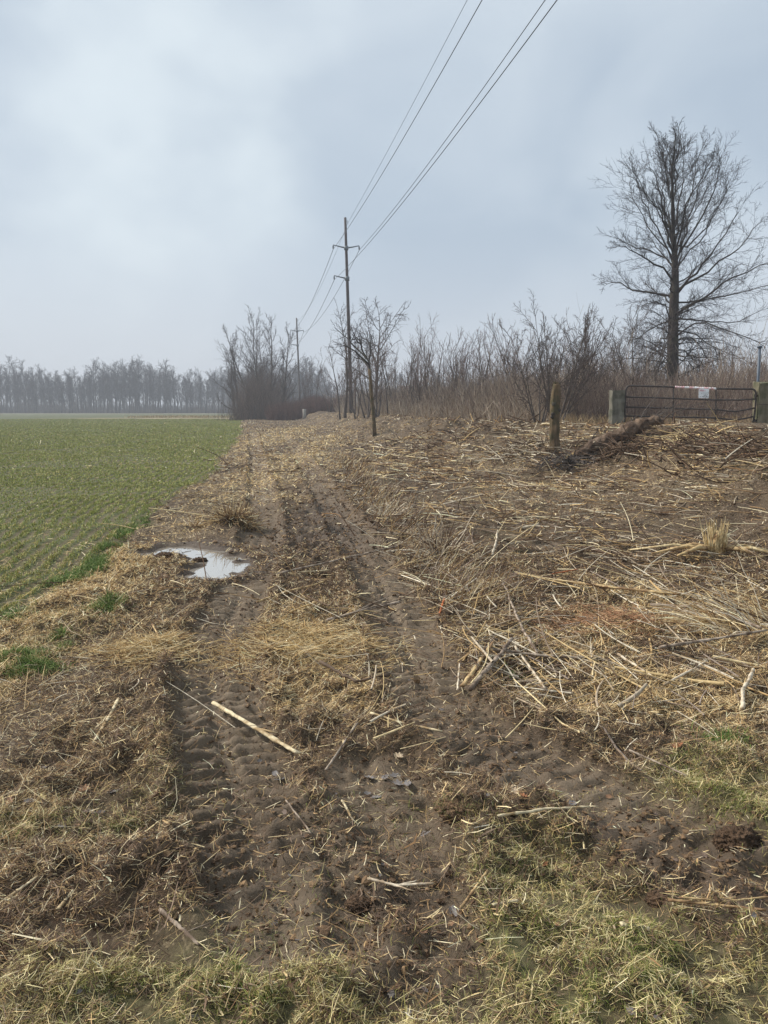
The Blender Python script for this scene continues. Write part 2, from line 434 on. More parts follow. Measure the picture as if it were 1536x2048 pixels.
# ------------------------------------------------------------------ ground
def build_ground():
    kx, ky = .0150, .0055
    nx = int(math.asinh(700) / kx); ix = np.arange(-nx, nx + 1)
    xs = np.sinh(kx * ix)
    nyf = int(math.asinh(700) / ky); nyb = int(math.asinh(30) / (ky * 8))
    ys = np.concatenate([2.4 + 2 * np.sinh(-ky * 8 * np.arange(nyb, 0, -1)), 2.4 + 2 * np.sinh(ky * np.arange(0, nyf))])
    keep = np.abs(xs) < 700
    xs = xs[keep]
    X, Y = np.meshgrid(xs, ys)
    # shear the columns so that they follow the view cone: fine cells where they are seen
    cx = np.gradient(xs)[None, :] * np.ones_like(Y); cy = np.gradient(ys)[:, None] * np.ones_like(X)
    x = X.ravel(); y = Y.ravel()
    cell = np.maximum(cx, cy).ravel()
    M = masks(x, y)
    z = heights(x, y, M, cell)
    n, m = Y.shape
    I = np.arange(n * m).reshape(n, m)
    Q = np.stack([I[:-1, :-1], I[:-1, 1:], I[1:, 1:], I[1:, :-1]], -1).reshape(-1, 4)
    V = np.stack([x, y, z], 1)
    wet = np.clip(M['mud'] * .8 + .9 * M['pudring'], 0, 1)
    far = sstep(7, 22, y)
    return mesh_np('ground', V, Q, GROUND, extra={'field': M['field'], 'grass': M['grass'], 'straw': M['straw'], 'wet': wet,
                   'track': np.clip(M['track'] + M['lane'], 0, 1), 'ex': M['ex']})

def ground_material():
    m = bpy.data.materials.new('ground'); m.use_nodes = True
    t = m.node_tree; N = t.nodes.new; L = t.links.new; b = t.nodes['Principled BSDF']
    tcn = N('ShaderNodeTexCoord')
    def attr(n):
        a = N('ShaderNodeAttribute'); a.attribute_name = n; return a.outputs['Fac']
    def noise(s, d=5, r=.6, vec=None, sc_=None):
        n = N('ShaderNodeTexNoise'); n.inputs['Scale'].default_value = s; n.inputs['Detail'].default_value = d; n.inputs['Roughness'].default_value = r
        if sc_:
            mpn = N('ShaderNodeMapping'); mpn.inputs['Scale'].default_value = sc_; L(tcn.outputs['Object'], mpn.inputs[0]); L(mpn.outputs[0], n.inputs['Vector'])
        else: L(tcn.outputs['Object'], n.inputs['Vector'])
        return n.outputs['Fac']
    def rng_(v, a, b_, c=0, d=1):
        r = N('ShaderNodeMapRange'); r.inputs['From Min'].default_value = a; r.inputs['From Max'].default_value = b_
        r.inputs['To Min'].default_value = c; r.inputs['To Max'].default_value = d; L(v, r.inputs['Value']); return r.outputs[0]
    def mix(f, a, b_):
        x = N('ShaderNodeMix'); x.data_type = 'RGBA'
        if isinstance(f, (int, float)): x.inputs[0].default_value = f
        else: L(f, x.inputs[0])
        for s, v in ((6, a), (7, b_)):
            if isinstance(v, tuple): x.inputs[s].default_value = (*v, 1)
            else: L(v, x.inputs[s])
        return x.outputs[2]
    def mul(a, b_):
        x = N('ShaderNodeMath'); x.operation = 'MULTIPLY'
        for s, v in ((0, a), (1, b_)):
            if isinstance(v, (int, float)): x.inputs[s].default_value = v
            else: L(v, x.inputs[s])
        return x.outputs[0]
    soil = mix(rng_(noise(2.2), .35, .65), (.075, .050, .029), (.145, .102, .060))
    soil = mix(rng_(noise(34, 4, .7), .3, .7), mix(.45, soil, (.035, .023, .014)), soil)
    # chopped straw and bark specks worked into the soil
    sp = rng_(noise(60, 3, .6, sc_=(1.0, .45, 1)), .56, .66)
    sp = mul(sp, rng_(attr('straw'), .0, .8, .15, .9))
    soil = mix(sp, soil, (.46, .35, .21))
    sp2 = mul(rng_(noise(9, 5, .75), .5, .68), rng_(attr('straw'), .3, 1, 0, .75))
    soil = mix(sp2, soil, (.38, .285, .165))
    packed = mix(rng_(noise(12, 4), .3, .7), (.170, .128, .086), (.260, .203, .142))
    soil = mix(mul(attr('track'), .75), soil, packed)
    soil = mix(mul(attr('wet'), rng_(noise(4, 3), .3, .6, .45, 1)), soil, (.070, .046, .028))
    grass = mix(rng_(noise(25, 4), .35, .65), (.080, .082, .030), (.20, .175, .085))
    soil = mix(mul(attr('grass'), rng_(noise(7, 4), .35, .6, .2, .9)), soil, grass)
    # drilled wheat rows: green lines on brown soil
    wv = N('ShaderNodeMath'); wv.operation = 'COSINE'
    k = mul(attr('ex'), 2 * PI / .19); L(k, wv.inputs[0])
    rows = rng_(wv.outputs[0], -.9, .6)
    cov = rng_(noise(.35, 5, .6), .3, .7, -.25, .25)
    ad = N('ShaderNodeMath'); ad.operation = 'ADD'; L(rows, ad.inputs[0]); L(cov, ad.inputs[1])
    sxx = N('ShaderNodeSeparateXYZ'); L(tcn.outputs['Object'], sxx.inputs[0])
    fars = rng_(sxx.outputs['Y'], 14, 60)
    rowmix = mix(fars, ad.outputs[0], rng_(noise(.6, 5, .7), .25, .6, .75, 1.0))
    green = mix(rng_(noise(.25, 4), .35, .65), (.064, .080, .027), (.096, .108, .038))
    green = mix(mul(rng_(noise(14, 4, .7), .5, .7), .5), green, (.15, .13, .06))
    fsoil = mix(rng_(noise(18, 4), .35, .65), (.085, .068, .036), (.15, .12, .062))
    field = mix(rowmix, fsoil, green)
    # pale weedy strips at the far end of the field
    strip = mul(mul(rng_(sxx.outputs['Y'], 118, 124), rng_(sxx.outputs['Y'], 150, 138)), rng_(sxx.outputs['X'], -62, -40))
    field = mix(mul(strip, rng_(noise(.15, 4), .4, .55)), field, (.32, .24, .14))
    field = mix(mul(rng_(sxx.outputs['Y'], 232, 250), .45), field, (.22, .18, .12))
    out = mix(attr('field'), soil, field)
    L(out, b.inputs['Base Color'])
    b.inputs['Specular IOR Level'].default_value = .3
    L(rng_(attr('wet'), .3, 1, .9, .48), b.inputs['Roughness'])
    bp = N('ShaderNodeBump'); bp.inputs['Strength'].default_value = .9; bp.inputs['Distance'].default_value = .011
    L(noise(90, 6, .72), bp.inputs['Height']); L(bp.outputs[0], b.inputs['Normal'])
    return m

GROUND = ground_material()
ground_o = build_ground()
tag(ground_o, 'churned brown earth of the cleared strip beside the wheat field', kind='structure')

# puddle
def build_puddle():
    m = bpy.data.materials.new('muddy_water'); m.use_nodes = True
    b = m.node_tree.nodes['Principled BSDF']
    b.inputs['Base Color'].default_value = (.33, .29, .235, 1); b.inputs['Roughness'].default_value = .03
    b.inputs['IOR'].default_value = 1.33; b.inputs['Specular IOR Level'].default_value = 1.0
    b.inputs['Coat Weight'].default_value = 1.0; b.inputs['Coat Roughness'].default_value = .02; b.inputs['Coat IOR'].default_value = 1.6
    c = PUD_C
    g = np.linspace(-1.25, 1.25, 40)
    X, Y = np.meshgrid(c[0] + g, c[1] - .2 + g)
    z = 0.0
    zs = heights(PUD[:, 0], PUD[:, 1])
    zw = float(np.median(zs)) + .020
    V = np.stack([X.ravel(), Y.ravel(), np.full(X.size, zw)], 1)
    I = np.arange(X.size).reshape(X.shape)
    Q = np.stack([I[:-1, :-1], I[:-1, 1:], I[1:, 1:], I[1:, :-1]], -1).reshape(-1, 4)
    d = polyd(PUD, V[:, 0], V[:, 1])[0]
    ok = (d[Q] < .42).all(1)
    o = mesh_np('puddle', V, Q[ok], m)
    tag(o, 'shallow C-shaped puddle of muddy water mirroring the pale sky', 'puddle', kind='structure')
build_puddle()

# ------------------------------------------------------------------ loose cover: strands
def sample_ground(n, y0, y1, p, wx=.62, ox=.5):
    """points with density falling as y**-p"""
    r = rng.random(n)
    q = 2 - p   # x span grows with y, pdf(y) ~ y**(1-p)
    y = (y0 ** q + r * (y1 ** q - y0 ** q)) ** (1 / q) if abs(q) > 1e-6 else y0 * (y1 / y0) ** r
    x = (rng.random(n) * 2 - 1) * (wx * y + ox)
    return x, y

def strands(x, y, z, L, W, col, lift=.006, bend=.25, pitch=.12, yaw=None, tip=.5, arch=0.0):
    """bent ribbons lying on the ground: 6 verts, 2 quads each"""
    n = len(x)
    yaw = rng.random(n) * 2 * PI if yaw is None else yaw
    pit = np.abs(rng.normal(0, pitch, n))
    k = rng.normal(0, bend, n)
    roll = rng.normal(0, .5, n)
    P = np.zeros((n, 3, 3))
    for i, t in enumerate((0., .5, 1.)):
        a = yaw + k * (t - .5) * 2
        P[:, i, 0] = x + np.cos(a) * L * (t - .5); P[:, i, 1] = y + np.sin(a) * L * (t - .5)
        P[:, i, 2] = z + lift + np.sin(pit) * L * t + arch * L * (t > 0.2) * (t < .8)
    sd = np.stack([-np.sin(yaw) * np.cos(roll), np.cos(yaw) * np.cos(roll), np.sin(roll)], 1)
    w = np.stack([W * .8, W, W * tip], 1) / 2
    V = np.stack([P - sd[:, None] * w[:, :, None], P + sd[:, None] * w[:, :, None]], 2).reshape(-1, 3)
    b = np.arange(n)[:, None] * 6
    Q = np.concatenate([b + np.array([0, 1, 3, 2]), b + np.array([2, 3, 5, 4])])
    C = np.repeat(col, 6, axis=0)
    return V, Q, C

def pick(pal, n, sd=.12):
    pal = np.array(pal); c = pal[rng.integers(0, len(pal), n)]
    return np.clip(c * (1 + rng.normal(0, sd, (n, 1))), .005, .9)

def blades(x, y, z, H, W, col, lean=.5, tipcol=None):
    """grass blades: 5 verts each, curved outwards"""
    n = len(x)
    a = rng.random(n) * 2 * PI; ln = np.abs(rng.normal(lean, .3, n))
    sa = rng.random(n) * 2 * PI
    d = np.stack([np.cos(a), np.sin(a), 0 * a], 1)
    sd = np.stack([np.cos(sa), np.sin(sa), 0 * a], 1)
    base = np.stack([x, y, z - .004], 1)
    up = np.array([0, 0, 1.])
    m = base + d * (H * np.sin(ln) * .4)[:, None] + up * (H * np.cos(ln * .6) * .6)[:, None]
    tp = base + d * (H * np.sin(np.minimum(ln * 1.6, 1.6)))[:, None] + up * (H * np.clip(np.cos(ln * 1.3), .12, 1))[:, None]
    w = (W / 2)[:, None]
    V = np.stack([base - sd * w, base + sd * w, m - sd * w * .8, m + sd * w * .8, tp], 1).reshape(-1, 3)
    b = np.arange(n)[:, None] * 5
    C = np.repeat(col, 5, axis=0).reshape(n, 5, 3).copy()
    if tipcol is not None: C[:, 4] = tipcol
    return V, [b + np.array([0, 1, 3, 2]), b + np.array([2, 3, 4])], C.reshape(-1, 3)

MAT_STRAW = material('straw', attr=True, rough=.8, noise=(55, .22), spec=.2)
MAT_GRASS = material('grass_blade', attr=True, rough=.7, noise=(30, .2), spec=.25)
MAT_TWIG = material('twig', attr=True, rough=.85, noise=(40, .3), spec=.15)

STRAW_PAL = [lin(204, 178, 130), lin(222, 200, 154), lin(186, 156, 110), lin(158, 128, 90), lin(236, 220, 182), lin(134, 104, 72), lin(172, 142, 102)]
BARK_PAL = [lin(92, 74, 58), lin(112, 92, 74), lin(76, 60, 46), lin(130, 110, 92), lin(100, 78, 60)]
PALE_PAL = [lin(205, 192, 168), lin(186, 170, 146), lin(220, 208, 184), lin(168, 150, 126)]
GOLD_PAL = [lin(226, 198, 144), lin(212, 180, 124), lin(238, 216, 170), lin(192, 160, 108)]

def lod(y, real, k):       # ribbons get wider with distance from the path's near end: bigger chips lie there
    return np.maximum(real, k * y)

def build_litter():
    parts = []
    # fine straw everywhere off the field
    xa, ya = sample_ground(1000000, 1.1, 9, 1.35); xb, yb = sample_ground(430000, 7, 120, 1.5)
    x = np.concatenate([xa, xb]); y = np.concatenate([ya, yb])
    M = masks(x, y)
    pr = (.26 + 1.05 * M['straw']) * (1 - .8 * M['track'] * sstep(16, 8, y)) * (1 - .97 * M['field']) * (1 - np.clip(M['pud'] * 3, 0, 1))
    pr = pr * (1 - .5 * M['grass'])
    t = x - bank_top(y)
    pr = np.where(t > 1.5, 0, pr)
    k = rng.random(len(x)) < pr * 1.15
    x, y = x[k], y[k]; st = M['straw'][k]; gd = M['gold'][k]; n = len(x)
    z = heights(x, y)
    L = rng.lognormal(math.log(.031), .55, n) * (1 + .9 * sstep(6, 20, y)); L = np.minimum(L, .3)
    W = lod(y, .0019, .00060) * rng.lognormal(0, .38, n)
    c = pick(STRAW_PAL, n); g = pick(GOLD_PAL, n)
    bright = rng.random(n) < np.clip((st - .75) * 2.2, 0, .85) * .7 + .5 * gd
    c[bright] = g[bright]
    dark = rng.random(n) < .66 - .8 * np.clip(st - .35, 0, .6) + .14 * sstep(-1, 2, x + .05 * y) * sstep(5, 9, y) - .4 * gd
    c[dark] = pick(BARK_PAL, n)[dark]
    parts.append(strands(x, y, z, L, W, c, pitch=.38, bend=.17))
    V, Q, C = cat(parts)
    tag(mesh_np('straw_litter', V, Q, MAT_STRAW, C, smooth=False), 'fine dry straw and chaff strewn over the brown earth', 'straw', kind='stuff')
    # chopped wood chips and shredded stalks, thicker, mostly to the right
    parts = []
    x, y = sample_ground(110000, 1.3, 60, 1.3)
    right = sstep(-1.2, 1.0, x - (-.05 * y)) * sstep(3.6, 5.2, y)
    M = masks(x, y); t = x - bank_top(y)
    onbank = sstep(-5, -2.5, t) * (t < 1.5)
    pr = (.10 + .75 * right + .5 * onbank) * (1 - .98 * M['field']) * (1 - .8 * M['track']) * (1 - .8 * M['pudring']) * (t < 1.5) * (.4 + .9 * (fbm(x * .8, y * .8, 91) > .47))
    k = rng.random(len(x)) < pr
    x, y = x[k], y[k]; n = len(x); z = heights(x, y)
    L = np.minimum(rng.lognormal(math.log(.085), .5, n) * (.65 + .4 * sstep(5, 22, y)), .35); W = lod(y, .006, .0008) * rng.uniform(.5, 1.5, n)
    c = pick(PALE_PAL[1:] + STRAW_PAL + BARK_PAL + BARK_PAL + BARK_PAL, n)
    parts.append(strands(x, y, z, L, W, c, lift=.012, pitch=.2, bend=.15))
    V, Q, C = cat(parts)
    tag(mesh_np('wood_chips', V, Q, MAT_STRAW, C, smooth=False), 'shredded stalks and pale wood chips spread on the cleared ground', 'wood chips', kind='stuff')
    # thin round twigs and cane, lying and propped
    x, y = sample_ground(34000, 1.9, 34, 1.35)
    M = masks(x, y); t = x - bank_top(y)
    right = sstep(-.2, 1.2, x + .03 * y) * sstep(3.7, 4.8, y) + .5 * blob(x, y, 720, 1240, 160, 40) + .5 * M['furrow'] + .12
    pr = right * (1 - M['field']) * (t < 1.2) * (1 - .8 * M['track']) * (1 - .9 * M['pudring']) * (.25 + (fbm(x * .7 + 9, y * .7, 95) > .48))
    k = rng.random(len(x)) < pr * .8 * sstep(2.0, 4.5, y)
    x, y = x[k], y[k]; n = len(x); z = heights(x, y)
    L = np.minimum(rng.lognormal(math.log(.045), .45, n) * np.clip(y, 2.5, 7), 1.1)
    yaw = rng.random(n) * 2 * PI; pit = np.abs(rng.normal(0, .10, n)) + (rng.random(n) < .06) * rng.uniform(.3, .9, n)
    K = 5; tt = np.linspace(0, 1, K)
    kk = rng.normal(0, .35, n)
    P = np.zeros((n, K, 3))
    for i, s in enumerate(tt):
        a = yaw + kk * (s - .5)
        P[:, i, 0] = x + np.cos(a) * np.cos(pit) * L * s; P[:, i, 1] = y + np.sin(a) * np.cos(pit) * L * s
        P[:, i, 2] = z + .012 + np.sin(pit) * L * s + .02 * L * math.sin(PI * s)
    P[:, :, 2] = np.maximum(P[:, :, 2], heights(P[:, :, 0].ravel(), P[:, :, 1].ravel()).reshape(n, K) * .7 + .3 * z[:, None] + .003)
    R = (np.maximum(.0026, .00055 * y) * rng.uniform(.6, 1.6, n))[:, None] * (1 - .5 * tt)[None]
    V, Q = batch_tubes(P, R, 4)
    C = np.repeat(pick(PALE_PAL + STRAW_PAL + BARK_PAL + BARK_PAL, n), K * 4, axis=0)
    pieces = [(V, Q, C)]
    for (u, v, su, sv, cnt, lm) in [(a_, b_, c_, d_, int(e_ * .62), f_ * .72) for (a_, b_, c_, d_, e_, f_) in ((1010, 1300, 130, 90, 330, .42), (1230, 1340, 220, 70, 300, .36), (1330, 1180, 220, 60, 260, .6), (900, 1160, 60, 60, 110, .5), (1120, 1080, 200, 60, 70, .6), (1400, 1000, 160, 60, 70, .7), (720, 1245, 90, 25, 60, .4), (1050, 960, 200, 50, 60, .7), (800, 1420, 90, 40, 50, .3))]:
        c0 = flat(u, v); sx_ = abs(flat(u + su, v)[0] - c0[0]); sy_ = abs(flat(u, v - sv)[1] - flat(u, v + sv)[1]) / 2
        x = c0[0] + rng.normal(0, sx_ * .7, cnt); y = c0[1] + rng.normal(0, sy_ * .6, cnt)
        kk = masks(x, y)['track'] < .25; x, y = x[kk], y[kk]; cnt = len(x); z = heights(x, y)
        L = rng.lognormal(math.log(lm), .4, cnt); yaw = rng.uniform(0, PI, cnt); pit = np.abs(rng.normal(0, .16, cnt)); kk = rng.normal(0, .15, cnt)
        P = np.zeros((cnt, K, 3))
        for i, s in enumerate(tt):
            a = yaw + kk * (s - .5)
            P[:, i, 0] = x + np.cos(a) * np.cos(pit) * L * (s - .5); P[:, i, 1] = y + np.sin(a) * np.cos(pit) * L * (s - .5); P[:, i, 2] = z + .03 + np.sin(pit) * L * s
        hg = heights(P[:, :, 0].ravel(), P[:, :, 1].ravel()).reshape(cnt, K)
        P[:, :, 2] = np.maximum(P[:, :, 2], hg + .012)
        R = (np.maximum(.0035, .0005 * y) * rng.lognormal(0, .45, cnt))[:, None] * (1 - .35 * tt)[None]
        V, Q = batch_tubes(P, R, 5); pieces.append((V, Q, np.repeat(pick(PALE_PAL + STRAW_PAL[:3] + BARK_PAL[:2] + [lin(140, 122, 104), lin(150, 134, 120)], cnt), K * 5, axis=0)))
    V, Q, C = cat(pieces)
    tag(mesh_np('twig_litter', V, Q, MAT_TWIG, C), 'broken twigs and canes scattered thickly over the mulched ground', 'twigs', kind='stuff')

def build_grass():
    # olive turf near the camera, tangled dead and green
    x, y = sample_ground(900000, 1.05, 6.5, 1.3, ox=.6)
    M = masks(x, y)
    k = rng.random(len(x)) < M['grass'] * (.25 + .75 * sstep(.35, .6, fbm(x * 8, y * 8, 70)))
    x, y = x[k], y[k]; n = len(x); z = heights(x, y)
    g = fbm(x * 1.6, y * 1.6, 71)
    c = pick([lin(206, 190, 126), lin(188, 174, 104), lin(222, 208, 154), lin(164, 148, 88), lin(146, 124, 80)], n)
    gr = pick([lin(116, 128, 60), lin(134, 142, 72), lin(98, 114, 52), lin(150, 152, 86)], n)
    m = rng.random(n) < sstep(.38, .62, g) * .75 + .08; c[m] = gr[m]
    H = rng.lognormal(math.log(.022), .4, n) * (.7 + .8 * g)
    V, F, C = blades(x, y, z, H, np.maximum(.0014, .0006 * y) * rng.uniform(.6, 1.5, n), c, lean=.8)
    # lying dead blades in the turf
    x2, y2 = sample_ground(200000, 1.05, 6.5, 1.3, ox=.6); M2 = masks(x2, y2)
    k = rng.random(len(x2)) < M2['grass'] * .9; x2, y2 = x2[k], y2[k]; n2 = len(x2)
    c2 = pick([lin(190, 176, 120), lin(214, 200, 150), lin(164, 146, 98), lin(140, 132, 76)], n2)
    p2 = strands(x2, y2, heights(x2, y2), rng.lognormal(math.log(.032), .4, n2), rng.uniform(.0012, .0024, n2), c2, lift=.010, pitch=.45, bend=.25, arch=.04)
    V, Q, C = cat([(V, F, C), p2])
    tag(mesh_np('grass', V, Q, MAT_GRASS, C, smooth=False), 'short olive and straw coloured turf in the near ground', 'grass', kind='stuff')
    # wheat in drilled rows
    n = 420000
    x, y = sample_ground(n, 4.8, 125, 1.4, wx=.62, ox=0)
    x = -np.abs(x)
    ex = x - edge_x(y)
    row = np.round(ex / .19) * .19
    x = x + (row - ex) + rng.normal(0, 1, n) * (.018 + .0012 * y)
    M = masks(x, y)
    gap = fbm(x * .8, y * .8, 81)
    k = rng.random(n) < M['field'] * (.40 + .6 * sstep(.3, .55, gap)) * (.65 + .35 * sstep(6, 14, y))
    x, y, gap = x[k], y[k], gap[k]; n = len(x); z = heights(x, y)
    c = pick([lin(152, 158, 86), lin(136, 146, 76), lin(166, 164, 96), lin(172, 162, 104)], n)
    ol = pick([lin(172, 160, 92), lin(182, 160, 100), lin(150, 148, 82)], n)
    m = rng.random(n) < .55 * sstep(13, 5, y) * (.3 + gap); c[m] = ol[m]
    H = rng.uniform(.03, .07, n); W = np.maximum(.0035, .0011 * y) * rng.uniform(.7, 1.3, n)
    V1, F1, C1 = blades(x, y, z, H, W, c, lean=.75)
    # brighter fringe of grass at the field's edge
    n = 26000; y = 4.6 + rng.random(n) ** 1.4 * 8; x = edge_x(y) + rng.normal(-.05, .06, n)
    cl = fbm(x * 2.3, y * 2.3, 82)
    x0, y0 = flat(45, 1335); x1, y1 = flat(60, 1325)
    pr = sstep(.42, .62, cl) * sstep(12, 6.5, y)
    k = rng.random(n) < pr; x, y = x[k], y[k]
    for (u, v, ru, rv, q) in ((215, 1222, 32, 10, 700), (45, 1322, 45, 7, 900), (70, 1345, 50, 8, 900), (118, 1280, 16, 6, 200), (15, 1240, 30, 12, 500), (130, 1300, 14, 5, 90), (1440, 1475, 45, 8, 500), (505+520, 1345, 14, 4, 90)):
        cc = flat(u, v); rx = abs(flat(u + ru, v)[0] - cc[0]); ry = abs(flat(u, v - rv)[1] - flat(u, v + rv)[1]) / 2
        x = np.concatenate([x, cc[0] + rng.normal(0, rx * .55, q)]); y = np.concatenate([y, cc[1] + rng.normal(0, ry * .55, q)])
    n = len(x)
    c = pick([lin(96, 122, 54), lin(82, 108, 44), lin(112, 132, 66), lin(134, 142, 84)], n)
    V2, F2, C2 = blades(x, y, heights(x, y), rng.uniform(.04, .10, n), np.maximum(.004, .0009 * y) * rng.uniform(.7, 1.2, n), c, lean=.7)
    # pale residue lying among the rows
    x, y = sample_ground(26000, 5, 60, 1.2, ox=0); x = -np.abs(x); M = masks(x, y); k = rng.random(len(x)) < M['field'] * (.15 + .5 * sstep(12, 6, y)); x, y = x[k], y[k]; n = len(x)
    c = pick(STRAW_PAL + [lin(120, 100, 66)], n)
    p3 = strands(x, y, heights(x, y), np.minimum(rng.lognormal(math.log(.07), .5, n), .3), np.maximum(.004, .0008 * y), c, lift=.01, pitch=.15)
    V, Q, C = cat([(V1, F1, C1), (V2, F2, C2), p3])
    tag(mesh_np('wheat_seedlings', V, Q, MAT_GRASS, C, smooth=False), 'low green winter wheat growing in drilled rows', 'wheat', kind='stuff')

def lumps(n, x, y, z, r, col, seed=1, squash=.7, sub=1):
    """many small noisy clods from one low sphere"""
    import bmesh
    bm = bmesh.new(); bmesh.ops.create_icosphere(bm, subdivisions=sub, radius=1)
    v = np.array([p.co[:] for p in bm.verts]); f = np.array([[q.index for q in ff.verts] for ff in bm.faces]); bm.free()
    S = rng.uniform(.6, 1.3, (n, 1, 3)) * np.array([1, 1, squash])
    a = rng.random(n) * 2 * PI; ca, sa = np.cos(a), np.sin(a)
    vv = v[None] * (1 + rng.normal(0, .33, (n, len(v), 1))) * S * np.asarray(r)[:, None, None]
    X = vv[..., 0] * ca[:, None] - vv[..., 1] * sa[:, None]; Y = vv[..., 0] * sa[:, None] + vv[..., 1] * ca[:, None]
    V = np.stack([X + x[:, None], Y + y[:, None], vv[..., 2] + z[:, None]], -1).reshape(-1, 3)
    F = (f[None] + (np.arange(n) * len(v))[:, None, None]).reshape(-1, 3)
    return V, F, np.repeat(col, len(v), axis=0)

def build_clods():
    x, y = sample_ground(150000, 1.2, 22, 1.35); M = masks(x, y)
    pr = (.14 + .75 * M['mud'] + .35 * M['ridge'] + .35 * M['pudring'] + .14 * M['track']) * (1 - np.clip(M['pud'] * 3, 0, 1)) * (1 - M['field']) * (1 - .9 * M['lane'])
    k = rng.random(len(x)) < pr * .9; x, y = x[k], y[k]; n = len(x); z = heights(x, y)
    r = np.minimum(rng.lognormal(math.log(.0040), .5, n) * (1 + .10 * y), .03)
    c = pick([lin(116, 92, 66), lin(98, 76, 54), lin(134, 108, 78), lin(84, 64, 46)], n)
    p1 = lumps(n, x, y, z, r, c)
    V, Q, C = cat([p1])
    tag(mesh_np('mud_crumbs', V, Q, MAT_MUD, C, smooth=False), 'crumbs of wet dark mud thrown up beside the ruts', 'mud', kind='stuff')

MAT_MUD = material('mud', attr=True, rough=.75, noise=(60, .3), bump=(120, .006), spec=.3)
build_litter(); build_grass(); build_clods()

# ------------------------------------------------------------------ individual sticks, leaves, clods
WOODS = {
    'pale': material('peeled_wood', lin(216, 200, 164), noise=(30, .38, lin(160, 136, 100)), bump=(50, .004), stripes=(1, 1, 1)),
    'tan': material('dry_stalk', lin(196, 170, 124), noise=(30, .4, lin(134, 106, 76)), bump=(50, .003)),
    'grey': material('weathered_wood', lin(164, 148, 130), noise=(30, .4, lin(104, 88, 74)), bump=(50, .003)),
    'white': material('bleached_twig', lin(212, 198, 174), noise=(34, .32, lin(160, 140, 114)), bump=(60, .002)),
    'dark': material('bark_twig', lin(96, 80, 66), noise=(16, .3), bump=(50, .003)),
    'orange': material('orange_heartwood', lin(168, 100, 62), noise=(30, .25), bump=(60, .003)),
}
def stick(name, label, cat_, uv, r, mat, lift=(0, 0), bend=.02, taper=.75, n=22, split=False, seed=0, fork=None, group=None):
    """a stick lying along picked ground points; lift raises its two ends"""
    rs = np.random.default_rng(seed + int(uv[0][0]) * 7 + int(uv[0][1]))
    pts = [ground(*p) for p in uv]; pts = np.array(pts)
    s = np.concatenate([[0], np.cumsum(np.linalg.norm(np.diff(pts, axis=0), axis=1))]); Lt = s[-1]
    t = np.linspace(0, 1, n)
    P = np.stack([np.interp(t * Lt, s, pts[:, i]) for i in range(3)], 1)
    side = np.array([-(P[-1] - P[0])[1], (P[-1] - P[0])[0], 0]); side /= np.linalg.norm(side) + 1e-9
    w = np.cumsum(rs.normal(0, 1, n)); w -= np.linspace(w[0], w[-1], n)
    P += side[None] * (w * bend * Lt * .12)[:, None]
    # rigid: straight line between ends, resting on the bumps
    hz = np.maximum(heights(P[:, 0], P[:, 1]), 0 * t)
    base = hz[0] * (1 - t) + hz[-1] * t
    off = max(0, np.max(hz - base) * .55)
    P[:, 2] = base + off + r * .55 + .010 + np.interp(t, [0, 1], lift)
    R = r * (1 - (1 - taper) * t) * (1 + rs.normal(0, .09, n))
    V, F = tube(P, R, 8, True, jit=r * .16, seed=seed)
    if split:      # split, flattened profile
        c = P[np.repeat(np.arange(n), 8)]; d = V - c; V = c + d * np.array([1, 1, .65])
    parts = [(V, F)]
    if fork:
        for (tf, ang, ln, rr) in fork:
            i = int(tf * (n - 1)); d0 = P[-1] - P[0]; L0 = np.linalg.norm(d0); d0 /= L0
            a = RAD(ang); d1 = np.array([d0[0] * math.cos(a) - d0[1] * math.sin(a), d0[0] * math.sin(a) + d0[1] * math.cos(a), .12])
            q = np.array([P[i] + d1 * ln * L0 * k for k in (0, .35, .7, 1)]); q[1:, 2] += r * .3; q[2, 0] += rs.normal(0, .004)
            parts.append(tube(q, np.array([rr * r, rr * r * .8, rr * r * .65, rr * r * .4]), 6))
    V, F, _ = cat(parts)
    c = P[n // 2].copy(); c[2] -= r
    o = mesh_np(name, V, F, WOODS[mat], loc=c)
    return tag(o, label, cat_, group)

